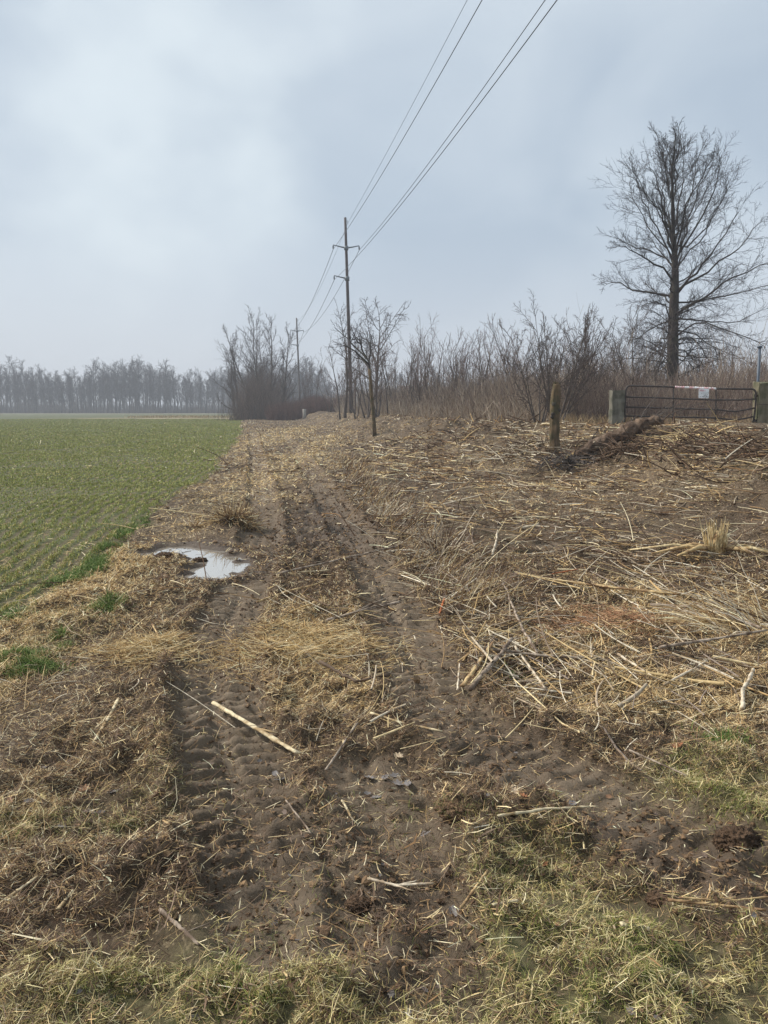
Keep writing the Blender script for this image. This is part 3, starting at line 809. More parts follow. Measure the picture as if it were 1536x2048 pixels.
STICKS = [
 ('split_stick', 'thick pale split stick lying diagonally across the left tyre track', 'stick', [(427, 1411), (597, 1523)], .0135, 'pale', dict(split=True, bend=.01, taper=.9, fork=[(.6, 12, .16, .5)])),
 ('peeled_stick', 'pale peeled stick just left of the left tyre track, below the round straw mat', 'stick', [(238, 1418), (187, 1503)], .009, 'pale', dict(split=True, bend=.02)),
 ('shredded_stick', 'long ragged tan stick lying across the middle above the cluster of grey leaves', 'stick', [(740, 1452), (800, 1468), (885, 1482)], .008, 'pale', dict(split=True)),
 ('thin_twig', 'thin straight grey twig standing up towards the ragged tan stick', 'stick', [(652, 1562), (716, 1478)], .0045, 'grey', dict(lift=(0, .03))),
 ('crooked_twig', 'thin crooked pale twig with a forked tip beside the big turf clod', 'stick', [(995, 1690), (1090, 1668), (1178, 1657)], .005, 'pale', dict(lift=(.0, .035), bend=.03, fork=[(1, 40, .07, .6), (1, -30, .08, .5)])),
 ('grey_branch', 'grey barked branch with a side twig lying at the edge of the near turf', 'stick', [(320, 1828), (400, 1903)], .007, 'grey', dict(fork=[(.7, 70, .35, .45)])),
 ('wood_splinter', 'pale flat splinter at the left edge above the near turf', 'stick', [(5, 1822), (78, 1781)], .006, 'pale', dict(split=True)),
 ('wood_splinter', 'short pale splinter pointing up the picture left of the grey barked branch', 'stick', [(118, 1840), (148, 1798)], .006, 'pale', dict(split=True)),
 ('bleached_twig', 'white bleached twig with forked end lying over the dark mud hole', 'stick', [(735, 1792), (790, 1808), (868, 1808)], .0045, 'white', dict(lift=(.05, .06), fork=[(.45, -25, .35, .8), (.5, 24, .28, .6)])),
 ('bark_slab', 'flat yellowish slab of bark lying level in the near right turf', 'bark slab', [(1240, 1894), (1297, 1896)], .009, 'pale', dict(split=True, taper=1)),
 ('long_stalk', 'long tan stalk running out of the right edge near the bottom', 'stalk', [(1335, 1838), (1440, 1862), (1528, 1881)], .0048, 'tan', dict(lift=(.02, .02))),
 ('long_stalk', 'thin curved stalk crossing above the long tan stalk at the right edge', 'stalk', [(1355, 1846), (1450, 1857), (1560, 1848)], .003, 'tan', dict(lift=(.02, .03))),
 ('bark_slab', 'narrow yellow sliver of wood below the grey folded leaf', 'bark slab', [(985, 1858), (1035, 1843)], .006, 'pale', dict(split=True)),
 ('wood_splinter', 'tan splinter leaning beside the grey folded leaf', 'stick', [(922, 1832), (975, 1795)], .005, 'tan', dict(lift=(0, .02))),
 ('long_cane', 'long grey cane running down from the mulch to the horizontal cane', 'cane', [(1003, 1182), (1035, 1255), (1073, 1330)], .009, 'grey', dict(lift=(.03, .05), taper=.9)),
 ('long_cane', 'straight grey cane lying level at the foot of the mulch', 'cane', [(985, 1325), (1090, 1332), (1185, 1330)], .009, 'grey', dict(lift=(.04, .03))),
 ('long_cane', 'long pale cane lying above the reddish straw mat', 'cane', [(1105, 1175), (1230, 1195), (1360, 1213)], .013, 'tan', dict(lift=(.02, .05))),
 ('bent_cane', 'bent grey cane sinking into the dead weeds at right', 'cane', [(1300, 1228), (1400, 1240), (1520, 1292)], .012, 'grey', dict(lift=(.05, .03))),
 ('long_cane', 'long straight grey cane reaching the right edge above the small curved stick', 'cane', [(1318, 1317), (1420, 1308), (1530, 1298)], .010, 'grey', dict(lift=(.03, .07))),
 ('pale_cane', 'pale cane slanting down right of the level grey cane', 'cane', [(1235, 1328), (1308, 1370)], .008, 'white', dict(lift=(.05, .02))),
 ('pale_cane', 'forked pale cane slanting up towards the long straight grey cane', 'cane', [(1328, 1385), (1412, 1353)], .007, 'white', dict(lift=(.01, .05), fork=[(.5, 20, .4, .7)])),
 ('curved_stick', 'short curved cream stick standing on end at the right edge', 'stick', [(1484, 1436), (1483, 1400), (1505, 1366)], .010, 'white', dict(lift=(.0, .05), taper=1)),
 ('split_stake', 'splintered tan stake leaning beside the right tyre track', 'stake', [(925, 1392), (988, 1318)], .013, 'tan', dict(split=True, lift=(0, .06))),
 ('split_stake', 'thick grey stake right beside the splintered tan stake', 'stake', [(940, 1396), (1024, 1312)], .014, 'grey', dict(lift=(.0, .07))),
 ('cut_cane', 'short upright cream cane at the right rim of the tyre track', 'cane', [(915, 1386), (919, 1342)], .006, 'white', dict(lift=(0, .03))),
 ('pale_cane', 'pale cane crossing below the pair of leaning stakes', 'cane', [(1030, 1312), (1090, 1385)], .008, 'white', dict(lift=(.05, .01))),
 ('bent_twig', 'bent pale twig lying level in the mud below the puddle', 'stick', [(515, 1218), (580, 1196), (652, 1178)], .008, 'tan', dict(bend=.05, lift=(.01, .03))),
 ('bent_twig', 'long arched twig lying across both tyre tracks', 'stick', [(555, 1165), (660, 1140), (795, 1108)], .009, 'grey', dict(lift=(.02, .03))),
 ('peeled_stick', 'straight pale stick lying just under the long arched twig', 'stick', [(575, 1152), (660, 1143)], .008, 'pale', dict()),
 ('cane_bundle', 'bundle of grey canes lying level at the top of the right tyre track', 'cane', [(655, 1258), (720, 1243), (800, 1228)], .012, 'grey', dict(fork=[(.3, 10, .6, .7), (.1, -7, .8, .6), (.5, 16, .5, .5)], lift=(.01, .05))),
 ('wood_splinter', 'small cream splinter in the green turf patch right of the tread marks', 'stick', [(684, 1608), (702, 1642)], .0055, 'pale', dict(split=True)),
 ('thin_twig', 'thin dark grey twig sloping beside the tread marks', 'stick', [(572, 1625), (622, 1682)], .0035, 'grey', dict(lift=(.03, 0))),
 ('thin_cane', 'thin pale cane lying in the olive grass at right', 'cane', [(1258, 1515), (1375, 1563)], .0045, 'grey', dict(lift=(.02, .01))),
 ('wood_splinter', 'tan splinter lying in dark soil above the bare mud lane', 'stick', [(158, 1260), (204, 1242)], .008, 'tan', dict(split=True, lift=(0, .02))),
 ('wood_splinter', 'tiny cream splinter lying on the bare cracked mud lane', 'stick', [(36, 1503), (57, 1497)], .005, 'pale', dict(split=True)),
 ('straw_stalk', 'thick straw stalk on top of the round straw mat', 'stalk', [(305, 1266), (322, 1300)], .006, 'tan', dict(lift=(.05, .02))),
 ('root_piece', 'curled root lying at the upper end of the right tread marks', 'root', [(640, 1350), (710, 1392), (780, 1375)], .009, 'dark', dict(bend=.06, lift=(.02, .04))),
 ('peeled_stick', 'short white stick standing in the mud near the right rut', 'stick', [(985, 1118), (995, 1088)], .012, 'white', dict(lift=(0, .12))),
 ('orange_splinter', 'bright orange splinter of wood above the leaning canes', 'stick', [(878, 1244), (889, 1218)], .009, 'orange', dict(split=True, lift=(0, .04))),
 ('orange_splinter', 'reddish orange torn strip of wood in the mulch', 'stick', [(1105, 1166), (1155, 1156)], .008, 'orange', dict(split=True, lift=(.02, .05))),
]
for (nm, lb, ct, uv, r, mt, kw) in STICKS:
    stick(nm, lb, ct, uv, r, mt, **kw)

LEAFM = {'brown': material('oak_leaf', lin(150, 112, 84), noise=(40, .3), rough=.6), 'grey': material('grey_leaf', lin(122, 116, 112), noise=(40, .3), rough=.6),
         'rust': material('rust_leaf', lin(146, 98, 66), noise=(40, .25), rough=.6), 'pale': material('pale_leaf', lin(186, 166, 138), noise=(40, .25), rough=.6)}
def leaf_mesh(size, lobes, curl, seed, oak=True):
    r = np.random.default_rng(seed)
    n = 40; pts = []
    for i in range(n):
        t = i / n * 2 * PI
        if oak: k = .42 + .30 * (0.5 + .5 * math.cos(lobes * t)) ** .8 * (1.1 - .25 * abs(math.sin(t)))
        else: k = .55 * (1 + .08 * math.cos(5 * t))
        k *= 1 + r.normal(0, .05)
        pts.append((math.cos(t) * k * 1.25, math.sin(t) * k * .85))
    pts = np.array(pts); V = [np.array([0, 0, 0.])[None]]
    for f in (.5, 1): V.append(np.c_[pts * f, np.zeros(n)])
    V = np.concatenate(V)
    V[:, 2] = curl * (V[:, 1] ** 2 * 1.6 + .5 * V[:, 0] ** 2) + r.normal(0, .03, len(V)) * (np.hypot(V[:, 0], V[:, 1]) > .3)
    st = np.array([[-.5, -.02, 0], [-.5, .02, 0], [-.95, .012, .06], [-.95, -.012, .06]])
    F3 = np.array([[0, 1 + i, 1 + (i + 1) % n] for i in range(n)]); F4 = np.array([[1 + i, 1 + n + i, 1 + n + (i + 1) % n, 1 + (i + 1) % n] for i in range(n)])
    o = len(V); V = np.concatenate([V, st]) * size
    F4 = np.concatenate([F4, [[o, o + 1, o + 2, o + 3]]])
    return V, [F3, F4]
def leaf(label, uv, size, mat, oak=True, curl=.35, seed=1, tilt=(.15, .1), name='dead_leaf', z=.012, group=None):
    V, F = leaf_mesh(size, 7, curl, seed, oak)
    g = ground(*uv)
    o = mesh_np(name, V, F, LEAFM[mat], smooth=True)
    o.location = (g[0], g[1], g[2] + z); o.rotation_euler = (tilt[0], tilt[1], seed * 1.7)
    return tag(o, label, 'leaf', group)
for i, (lb, uv, s, mt, oak, cu) in enumerate([
    ('pinkish brown oak leaf lying at left below the peeled stick', (166, 1566), .042, 'brown', True, .3),
    ('grey oak leaf just right of the pinkish brown oak leaf', (226, 1576), .034, 'grey', True, .4),
    ('large grey folded leaf beside the dark mud hole', (908, 1803), .034, 'grey', False, .9),
    ('rusty orange leaf below the thin crooked twig', (1085, 1716), .028, 'rust', True, .5),
    ('small tan leaf in the dark hollow of the near right turf', (1110, 1878), .020, 'brown', True, .6),
    ('rust coloured leaf in the olive grass at the right', (1355, 1497), .045, 'rust', False, .6),
    ('pale curled leaf above the cluster of grey leaves', (797, 1520), .030, 'pale', True, .6),
    ('flat grey leaf lying alone on the rim of the right rut', (1146, 1580), .034, 'grey', False, .3),
    ('dark red leaf in the straw left of the level grey cane', (1083, 1268), .045, 'rust', False, .5),
    ('pale narrow leaf standing upright in the near turf', (1083, 1782), .018, 'pale', False, .9),
    ('grey white curled leaf at the very bottom of the turf', (388, 2030), .022, 'grey', False, .9),
    ('rust brown seed head at the very bottom left', (303, 2030), .014, 'rust', False, 1.5)]):
    leaf(lb, uv, s, mt, oak, cu, seed=i + 1, tilt=(.15, .1) if 'upright' not in lb else (1.2, .2))
for i, uv in enumerate([(740, 1545), (770, 1552), (795, 1560), (775, 1575), (752, 1580), (815, 1563), (790, 1545), (735, 1570)]):
    leaf('flat grey leaf in the cluster between the two tyre tracks', uv, .032, 'grey', i % 2 == 0, .3, seed=20 + i, group='grey leaves between the tyre tracks')
for i, uv in enumerate([(20, 1622), (60, 1615), (125, 1668), (150, 1655), (180, 1614), (200, 1612), (240, 1500), (255, 1500), (300, 1708), (610, 1495), (560, 1545), (550, 1535), (615, 1590), (90, 1545), (850, 1660)]):
    leaf('damp grey brown leaf pressed into the straw left of centre', uv, .030, ('grey', 'brown')[i % 3 == 0], i % 2 == 0, .35, seed=40 + i, group='damp leaves in the left straw')
for i, uv in enumerate([(1040, 1590), (1055, 1605), (1030, 1622), (1068, 1618), (1045, 1634), (1020, 1600)]):
    leaf('curled brown leaf in the little heap above the crooked twig', uv, .026, ('brown', 'rust', 'pale')[i % 3], True, .7, seed=60 + i, group='heap of curled brown leaves')
def leaf_litter():
    x, y = sample_ground(2600, 1.6, 12, 1.2); M = masks(x, y); k = rng.random(len(x)) < (.25 + .6 * (fbm(x, y, 66) > .5)) * (1 - M['field']) * (1 - M['pudring']); x, y = x[k], y[k]
    z = heights(x, y); parts = []
    pal = [lin(112, 96, 84), lin(124, 102, 80), lin(106, 100, 96), lin(128, 98, 74), lin(88, 70, 56)]
    for i in range(len(x)):
        V, F = leaf_mesh(.010 + .014 * rng.random(), 7, .6, 100 + i % 30, i % 2 == 0)
        V = V[:41]; F = [F[0]]
        a = rng.random() * 6.28; R = np.array([[math.cos(a), -math.sin(a), 0], [math.sin(a), math.cos(a), 0], [0, 0, 1]])
        t = rng.normal(0, .3); T = np.array([[1, 0, 0], [0, math.cos(t), -math.sin(t)], [0, math.sin(t), math.cos(t)]])
        parts.append((V * (1.6 + .05 * y[i]) @ T @ R.T + np.array([x[i], y[i], z[i] + .010]), F, pal[i % 5]))
    V, F, C = cat(parts)
    tag(mesh_np('leaf_litter', V, F, MAT_GRASS, C), 'small curled bits of dead leaf scattered over the ground', 'leaf litter', kind='stuff')
leaf_litter()

def clod(label, uv, s, squash, col, name='turf_clod', tufts=200, seed=3, rim=None):
    import bmesh
    bm = bmesh.new(); bmesh.ops.create_icosphere(bm, subdivisions=5, radius=1)
    v = np.array([p.co[:] for p in bm.verts]); f = np.array([[q.index for q in ff.verts] for ff in bm.faces]); bm.free()
    r = 1 + .42 * (fbm(v[:, 0] * 1.6 + v[:, 2] + 10, v[:, 1] * 1.6 + 10, seed) - .5) + .34 * (fbm(v[:, 0] * 5 + v[:, 2] * 4, v[:, 1] * 5 + v[:, 2] * 2, seed + 3) - .5) \
        + .45 * (fbm(v[:, 0] * 11 + v[:, 2] * 9, v[:, 1] * 11 - v[:, 2] * 8, seed + 5) - .5) + rng.normal(0, .03, len(v))
    V = v * r[:, None] * np.array([s, s * .72, s * squash])
    g = ground(*uv)
    root = thing(name, label, 'mud clod', (g[0], g[1], g[2]))
    mesh_np('earth', V, f, col, parent=root)
    if not tufts: return root
    m = rng.integers(0, len(V), tufts); m = m[V[m, 2] > -.02 * s]
    n = len(m); c = pick([lin(160, 142, 96), lin(128, 112, 72), lin(112, 96, 70), lin(104, 112, 60)], n)
    b = blades(V[m, 0] * 1.0, V[m, 1] * 1.0, V[m, 2] * .97, rng.uniform(.015, .035, n), np.full(n, .0024), c, lean=1.0)
    mesh_np('grass_tuft', b[0], b[1], MAT_GRASS, b[2], parent=root, smooth=False)
    return root
CLOD_M = material('clod_earth', lin(116, 92, 70), noise=(45, .5, lin(136, 112, 84)), bump=(70, .03), rough=.9)
CLOD_D = material('wet_clod_earth', lin(94, 74, 56), noise=(45, .5, lin(74, 58, 44)), bump=(70, .03), rough=.85)
clod('big lump of upturned crumbly turf in the middle of the near ground', (920, 1655), .085, .42, CLOD_M, tufts=700)
clod('dark wet mud clod at the right edge beside the ruts', (1475, 1690), .080, .6, CLOD_D, name='mud_clod', tufts=0, seed=8)
clod('small dark clod standing where the bleached twig crosses the hole', (720, 1790), .045, .5, CLOD_D, name='mud_clod', tufts=0, seed=12)
clod('low dark clod in the ruts above the long tan stalk', (1330, 1790), .06, .5, CLOD_D, name='mud_clod', tufts=0, seed=15)
clod('black lump on the pale track far up the cleared strip', (548, 918), .30, .35, CLOD_D, name='mud_clod', tufts=0, seed=17)
clod('pointed mud clod rising from the puddle\'s near bank', (398, 1114), .085, .7, CLOD_D, name='mud_clod', tufts=0, seed=18)
clod('wide mud clod on the left part of the puddle\'s near bank', (330, 1118), .11, .5, CLOD_D, name='mud_clod', tufts=0, seed=19)

# ------------------------------------------------------------------ tufts and heaps of dead weeds
def tuft(label, uv, n, h, spread, pal, name='weed_tuft', lean=.7, r=.003, catg='weeds', seed=0, mat=False, yaw=None):
    g = ground(*uv)
    x = rng.normal(0, spread * .3, n); y = rng.normal(0, spread * .25, n)
    K = 5; tt = np.linspace(0, 1, K)
    a = np.arctan2(y, x) + rng.normal(0, .5, n); ln = np.abs(rng.normal(lean, .35, n)); H = h * rng.uniform(.4, 1.1, n)
    if mat:
        x, y = x * 1.6, y * 1.6; a = rng.random(n) * 2 * PI; ln = rng.normal(PI / 2 - .18, .14, n)
    if yaw is not None: a = rng.normal(yaw, .45, n)
    gr0 = heights(x + g[0], y + g[1]) - g[2]
    P = np.zeros((n, K, 3))
    for i, s in enumerate(tt):
        P[:, i, 0] = x + np.cos(a) * H * np.sin(ln) * s; P[:, i, 1] = y + np.sin(a) * H * np.sin(ln) * s
        P[:, i, 2] = gr0 * 0 + H * np.cos(ln) * s - .25 * H * s * s * (ln > .6) * (not mat)
    hh = (heights((P[:, :, 0] + g[0]).ravel(), (P[:, :, 1] + g[1]).ravel()) - g[2]).reshape(n, K)
    P[:, :, 2] = np.maximum(P[:, :, 2] + gr0[:, None] + .01 + (.05 * np.exp(-(x ** 2 + y ** 2) / spread ** 2 * 3) * rng.random(n))[:, None] * mat, hh + .006)
    P[:, 1:, :2] += rng.normal(0, h * .02, (n, K - 1, 2))
    R = (r * rng.uniform(.6, 1.4, n))[:, None] * (1 - .5 * tt)[None]
    V, Q = batch_tubes(P, R, 3)
    C = np.repeat(pick(pal, n), K * 3, axis=0)
    o = mesh_np(name, V, Q, MAT_TWIG, C); o.location = g
    return tag(o, label, catg)
tuft('rounded heap of brown dead weeds beyond the puddle', (468, 1058), 900, .30, .36, BARK_PAL + STRAW_PAL, lean=1.0, r=.004)
tuft('small spiky tuft of pale dead stems left of the weed heap', (387, 1052), 70, .22, .16, PALE_PAL + STRAW_PAL, lean=1.0, r=.005)
tuft('round mat of matted tan straw left of the left tyre track', (295, 1305), 1500, .14, .36, GOLD_PAL + STRAW_PAL, name='straw_mat', mat=True, r=.0018, catg='straw')
tuft('large bright mat of straw between the two tyre tracks', (610, 1300), 3200, .16, .58, GOLD_PAL + STRAW_PAL, name='straw_mat', mat=True, r=.0018, catg='straw')
tuft('bleached white dead weed clump half way along the furrow', (772, 1040), 60, .42, .2, PALE_PAL, lean=.9, r=.007)
tuft('grey dead weed stems where the furrow meets the right tyre track', (880, 1110), 110, .55, .35, PALE_PAL + BARK_PAL, lean=.9, r=.006)
tuft('reddish dry straw tuft in the mulch right of the canes', (1215, 1245), 900, .16, .5, [lin(168, 128, 96), lin(150, 112, 84), lin(188, 156, 120)], mat=True, r=.003)
tuft('flattened dead weeds drooping over the right end of the bent grey cane', (1500, 1262), 520, .55, .60, STRAW_PAL + PALE_PAL, lean=1.25, r=.0035, yaw=2.7)

def fan_weeds():
    """furrow lined with grey weed stems"""
    n = 2300; k = rng.random(n); i = (k * (len(FURROW) - 1)).astype(int); f = k * (len(FURROW) - 1) - i
    p = FURROW[i] * (1 - f)[:, None] + FURROW[np.minimum(i + 1, len(FURROW) - 1)] * f[:, None] + rng.normal(0, .22, (n, 2))
    K = 4; tt = np.linspace(0, 1, K); a = rng.normal(-.9, .8, n); ln = rng.uniform(.3, 1.4, n); H = rng.uniform(.08, .34, n)
    z = heights(p[:, 0], p[:, 1]); P = np.zeros((n, K, 3))
    for j, s in enumerate(tt):
        P[:, j, 0] = p[:, 0] + np.cos(a) * H * np.sin(ln) * s; P[:, j, 1] = p[:, 1] + np.sin(a) * H * np.sin(ln) * s; P[:, j, 2] = z + H * np.cos(ln) * s
    R = (np.maximum(.0025, .0004 * p[:, 1]) * rng.uniform(.6, 1.4, n))[:, None] * (1 - .5 * tt)
    V, Q = batch_tubes(P, R, 3)
    C = np.repeat(pick(BARK_PAL + PALE_PAL + STRAW_PAL + [lin(150, 134, 124), lin(128, 110, 100)], n), K * 3, axis=0)
    tag(mesh_np('dead_weeds', V, Q, MAT_TWIG, C), 'grey brown dead weed stems standing along the furrow', 'weeds', kind='stuff')
fan_weeds()

# splintered stump in the mulch
def splintered_stump():
    g = ground(1432, 1118)
    root = thing('splintered_stump', 'shattered yellow stump with upright splinters in the mulch at right', 'stump', g)
    P = [(0, 0, -.06), (0, 0, .06), (.0, .0, .13), (-.01, 0, .18)]
    V, F = tube(P, [.085, .075, .065, .04], 14, True, jit=.006, seed=4)
    mesh_np('stump_core', V, F, WOODS['tan'], parent=root)
    parts = []
    r = np.random.default_rng(5)
    for i in range(70):
        a = r.random() * 6.28; q = r.uniform(.02, .085); h = r.uniform(.10, .30)
        b = np.array([math.cos(a) * q, math.sin(a) * q, .02]); t = b + np.array([math.cos(a) * q * .5 + r.normal(0, .02), math.sin(a) * q * .5, h])
        V, F = tube([b, (b + t) / 2, t], [.010, .007, .001], 4, True, jit=.001, seed=i); parts.append((V, F))
    V, F, _ = cat(parts); mesh_np('splinters', V, F, SPL, parent=root)
    parts = []
    for i, (a, L, rr) in enumerate([(3.35, .62, .018), (3.0, .75, .012), (3.7, .5, .02), (-.6, .6, .014), (-.9, .45, .02), (0.1, .5, .010), (2.7, .4, .016), (3.5, .35, .022)]):
        d = np.array([math.cos(a), math.sin(a) * .8, 0])
        V, F = tube([np.array([0, 0, .05]) + d * .05, d * L * .5 + [0, 0, .07], d * L + [0, 0, .02]], [rr, rr, rr * .5], 6, True, jit=.002, seed=i)
        mesh_np('torn_limb', V, F, SPL if i % 2 else WOODS['tan'], parent=root)
    root.scale = (1.2, 1.2, 1.3)
SPL = material('fresh_split_wood', lin(214, 194, 150), noise=(30, .35, lin(170, 142, 98)), bump=(50, .004))
splintered_stump()

# ------------------------------------------------------------------ trees
BARK = material('bark', lin(92, 84, 78), noise=(9, .35), bump=(18, .02), rough=.95, spec=.1, stripes=(1, 1, .3))
BARK_DARK = material('dark_bark', lin(66, 60, 58), noise=(9, .35, lin(78, 74, 64)), bump=(18, .02), rough=.95, spec=.1, stripes=(1, 1, .3))
TWIGM = material('bare_twigs', lin(84, 74, 70), rough=.95, spec=.1)
TWIGD = material('dark_twigs', lin(58, 52, 52), rough=.95, spec=.1)
TWIGR = material('reddish_twigs', lin(108, 88, 80), rough=.95, spec=.1)
BARK_GREEN = material('mossy_bark', lin(104, 88, 68), noise=(10, .5, lin(82, 76, 56)), bump=(22, .015), rough=.95, spec=.1, stripes=(1, 1, .3))

def norm(a): return a / (np.linalg.norm(a, axis=-1, keepdims=True) + 1e-9)

def grow(PP, PR, per, t0, t1, ang, angsd, lr, K, up, jit, rr=.6, rmin=.004, r=None, lensd=.25, tfall=.5, droop=0.0):
    """children of a batch of branches; returns (P, R)"""
    r = r or rng
    N, Kp, _ = PP.shape; n = N * per
    par = np.repeat(np.arange(N), per)
    t = np.tile(np.linspace(t0, t1, per), N) + r.normal(0, (t1 - t0) / per * .4, n); t = np.clip(t, t0 * .9, .985)
    f = t * (Kp - 1); i = np.minimum(f.astype(int), Kp - 2); f = f - i
    p = PP[par, i] * (1 - f)[:, None] + PP[par, i + 1] * f[:, None]
    T = norm(PP[par, i + 1] - PP[par, i])
    q = r.normal(0, 1, (n, 3)); q = norm(q - (q * T).sum(1, keepdims=True) * T)
    a = r.normal(ang, angsd, n)
    d = norm(np.cos(a)[:, None] * T + np.sin(a)[:, None] * q)
    PL = np.linalg.norm(np.diff(PP, axis=1), axis=2).sum(1)
    L = PL[par] * lr * (1 - tfall * t) * np.exp(r.normal(0, lensd, n))
    pr = (PR[par, i] * (1 - f) + PR[par, i + 1] * f)
    R0 = np.maximum(pr * rr, rmin)
    P = np.zeros((n, K, 3)); P[:, 0] = p
    for k in range(1, K):
        d = norm(d + r.normal(0, jit, (n, 3)) + np.array([0, 0, up - droop * k / K]))
        P[:, k] = P[:, k - 1] + d * (L / (K - 1))[:, None]
    R = R0[:, None] * (1 - np.linspace(0, 1, K) * .8)[None]
    return P, np.maximum(R, rmin * .55)

def tree(name, label, catg, H, r0, levels, seed=1, stems=1, lean=(0, 0), spread=.0, K=12, bark=BARK, twig=TWIGM, jit=.03, group=None, loc=(0, 0, 0), first_split=1, crown_extra=None, taper=.88):
    r = np.random.default_rng(seed)
    P = np.zeros((stems, K, 3)); 
    for s in range(stems):
        a = r.random() * 2 * PI if stems > 1 else 0
        d = norm(np.array([lean[0] + math.cos(a) * spread * (stems > 1), lean[1] + math.sin(a) * spread * (stems > 1), 1.0]))
        h = H * (r.uniform(.72, 1.0) if stems > 1 else 1)
        P[s, 0] = (math.cos(a) * .12 * (stems > 1), math.sin(a) * .12 * (stems > 1), -.15)
        for k in range(1, K):
            d = norm(d + r.normal(0, jit, 3) + np.array([0, 0, .04]))
            P[s, k] = P[s, k - 1] + d * (h + .15) / (K - 1)
    tk = np.linspace(0, 1, K)
    R = np.tile(r0 * (1 - taper * tk ** .9) * (1 + .35 * np.exp(-tk * 18)), (stems, 1))
    root = thing(name, label, catg, loc, group)
    lv = [(P, R)]
    for L in levels:
        lv.append(grow(lv[-1][0], lv[-1][1], r=r, **L))
    V, Q, _ = cat([batch_tubes(P, R, 8)] + [batch_tubes(a, b, 5) for a, b in lv[1:1 + first_split]])
    mesh_np('trunk', V, Q, bark, parent=root)
    pcs = [batch_tubes(a, b, 3) for a, b in lv[1 + first_split:]]
    if crown_extra: pcs += crown_extra
    V, Q, _ = cat(pcs)
    mesh_np('crown', V, Q, twig, parent=root, smooth=False)
    return root

# tall forest trees
def L(per, t0, t1, ang, lr, K, up=.03, jit=.1, rr=.5, rmin=.02, **k):
    return dict(per=per, t0=t0, t1=t1, ang=RAD(ang), angsd=.18, lr=lr, K=K, up=up, jit=jit, rr=rr, rmin=rmin, **k)

protoF = []
for i in range(6):
    H = [20, 18, 21, 19, 17, 22][i]
    protoF.append(tree('forest_tree', 'tall bare tree of the hazy wood across the field', 'tree', H, .29, [
        L(24, .26, .98, 34, .25, 6, .08, .09, rmin=.06), L(8, .15, .98, 38, .5, 4, .05, .14, rmin=.045), L(4, .3, .95, 38, .55, 3, .04, .15, rmin=.034)],
        seed=200 + i, group='bare trees of the wood across the field', K=9, bark=BARK_DARK, twig=TWIGD))
r = np.random.default_rng(77)
spots = []
for row, (yy, n) in enumerate(((297, 88), (306, 84), (320, 80))):
    for k in range(n):
        x = -172 + (k + r.random() * .8) * 150 / n * (1.0)
        spots.append((x, yy + r.uniform(-3, 3)))
for k in range(46): spots.append((-24 + k * 1.9 + r.uniform(-.8, .8), 262 + r.uniform(-8, 12)))
for k, (x, y) in enumerate(spots):
    s = .83 * r.uniform(.90, 1.08) * (.80 if x > -24 else 1) * (.94 + .12 * math.sin(x * .11) + .06 * math.sin(x * .37))
    rt = protoF[k % 6]
    if k < 6: rt.location = (x, y, 0); rt.rotation_euler = (0, 0, r.random() * 6); rt.scale = (s, s, s)
    else: copy_tree(rt, (x, y, -.1), r.random() * 6.28, (s * r.uniform(1.1, 1.5), s * 1.3, s * r.uniform(.97, 1.03)))

# understorey and weeds along the wood's foot
def brush(name, label, catg, x, y, h, rad, mat_or_pal, kind='stuff', branch=2, lean=.22, tip=.4, K=4, base=None):
    n = len(x); z = Hmacro(x, y) if base is None else base
    tt = np.linspace(0, 1, K); a = rng.random(n) * 2 * PI; ln = np.abs(rng.normal(0, lean, n))
    P = np.zeros((n, K, 3)); w = rng.normal(0, .05, (n, K, 2)) * h[:, None, None]; w[:, 0] = 0
    for j, s in enumerate(tt):
        P[:, j, 0] = x + np.cos(a) * h * np.sin(ln) * s ** 1.3; P[:, j, 1] = y + np.sin(a) * h * np.sin(ln) * s ** 1.3; P[:, j, 2] = z - .03 + h * np.cos(ln) * s
    P[:, :, :2] += w
    R = rad[:, None] * (1 - (1 - tip) * tt)[None]
    pieces = [(P, R)]
    if branch:
        pieces.append(grow(P, R, branch, .3, .95, .45, .2, .45, 3, .12, .1, rr=.75, rmin=float(np.min(rad)) * .5))
    out = []
    for p, r_ in pieces:
        V, Q = batch_tubes(p, r_, 3)
        c = pick(mat_or_pal, len(p)); out.append((V, Q, np.repeat(c, p.shape[1] * 3, axis=0)))
    V, Q, C = cat(out)
    return tag(mesh_np(name, V, Q, MAT_TWIG, C, smooth=False), label, catg, kind=kind)

x = rng.uniform(-175, -14, 6500); y = rng.uniform(292, 322, 6500)
brush('undergrowth', 'pale weeds and brush along the foot of the far wood', 'undergrowth', x, y, rng.lognormal(1.1, .5, 6500) * (.7 + .6 * vnoise(x * .1, y * 0, 3)), rng.uniform(.05, .10, 6500), [lin(104, 94, 88), lin(120, 108, 98), lin(92, 84, 78)], branch=1, lean=.12)
x = rng.uniform(-60, -9, 5000); y = rng.uniform(140, 160, 5000); k = x > edge_x(y) - 22; x, y = x[k], y[k]; n = len(x)
brush('field_end_weeds', 'dry tan weeds along the far end of the green field', 'weeds', x, y, rng.uniform(.15, .5, n), rng.uniform(.02, .04, n), STRAW_PAL, branch=0)

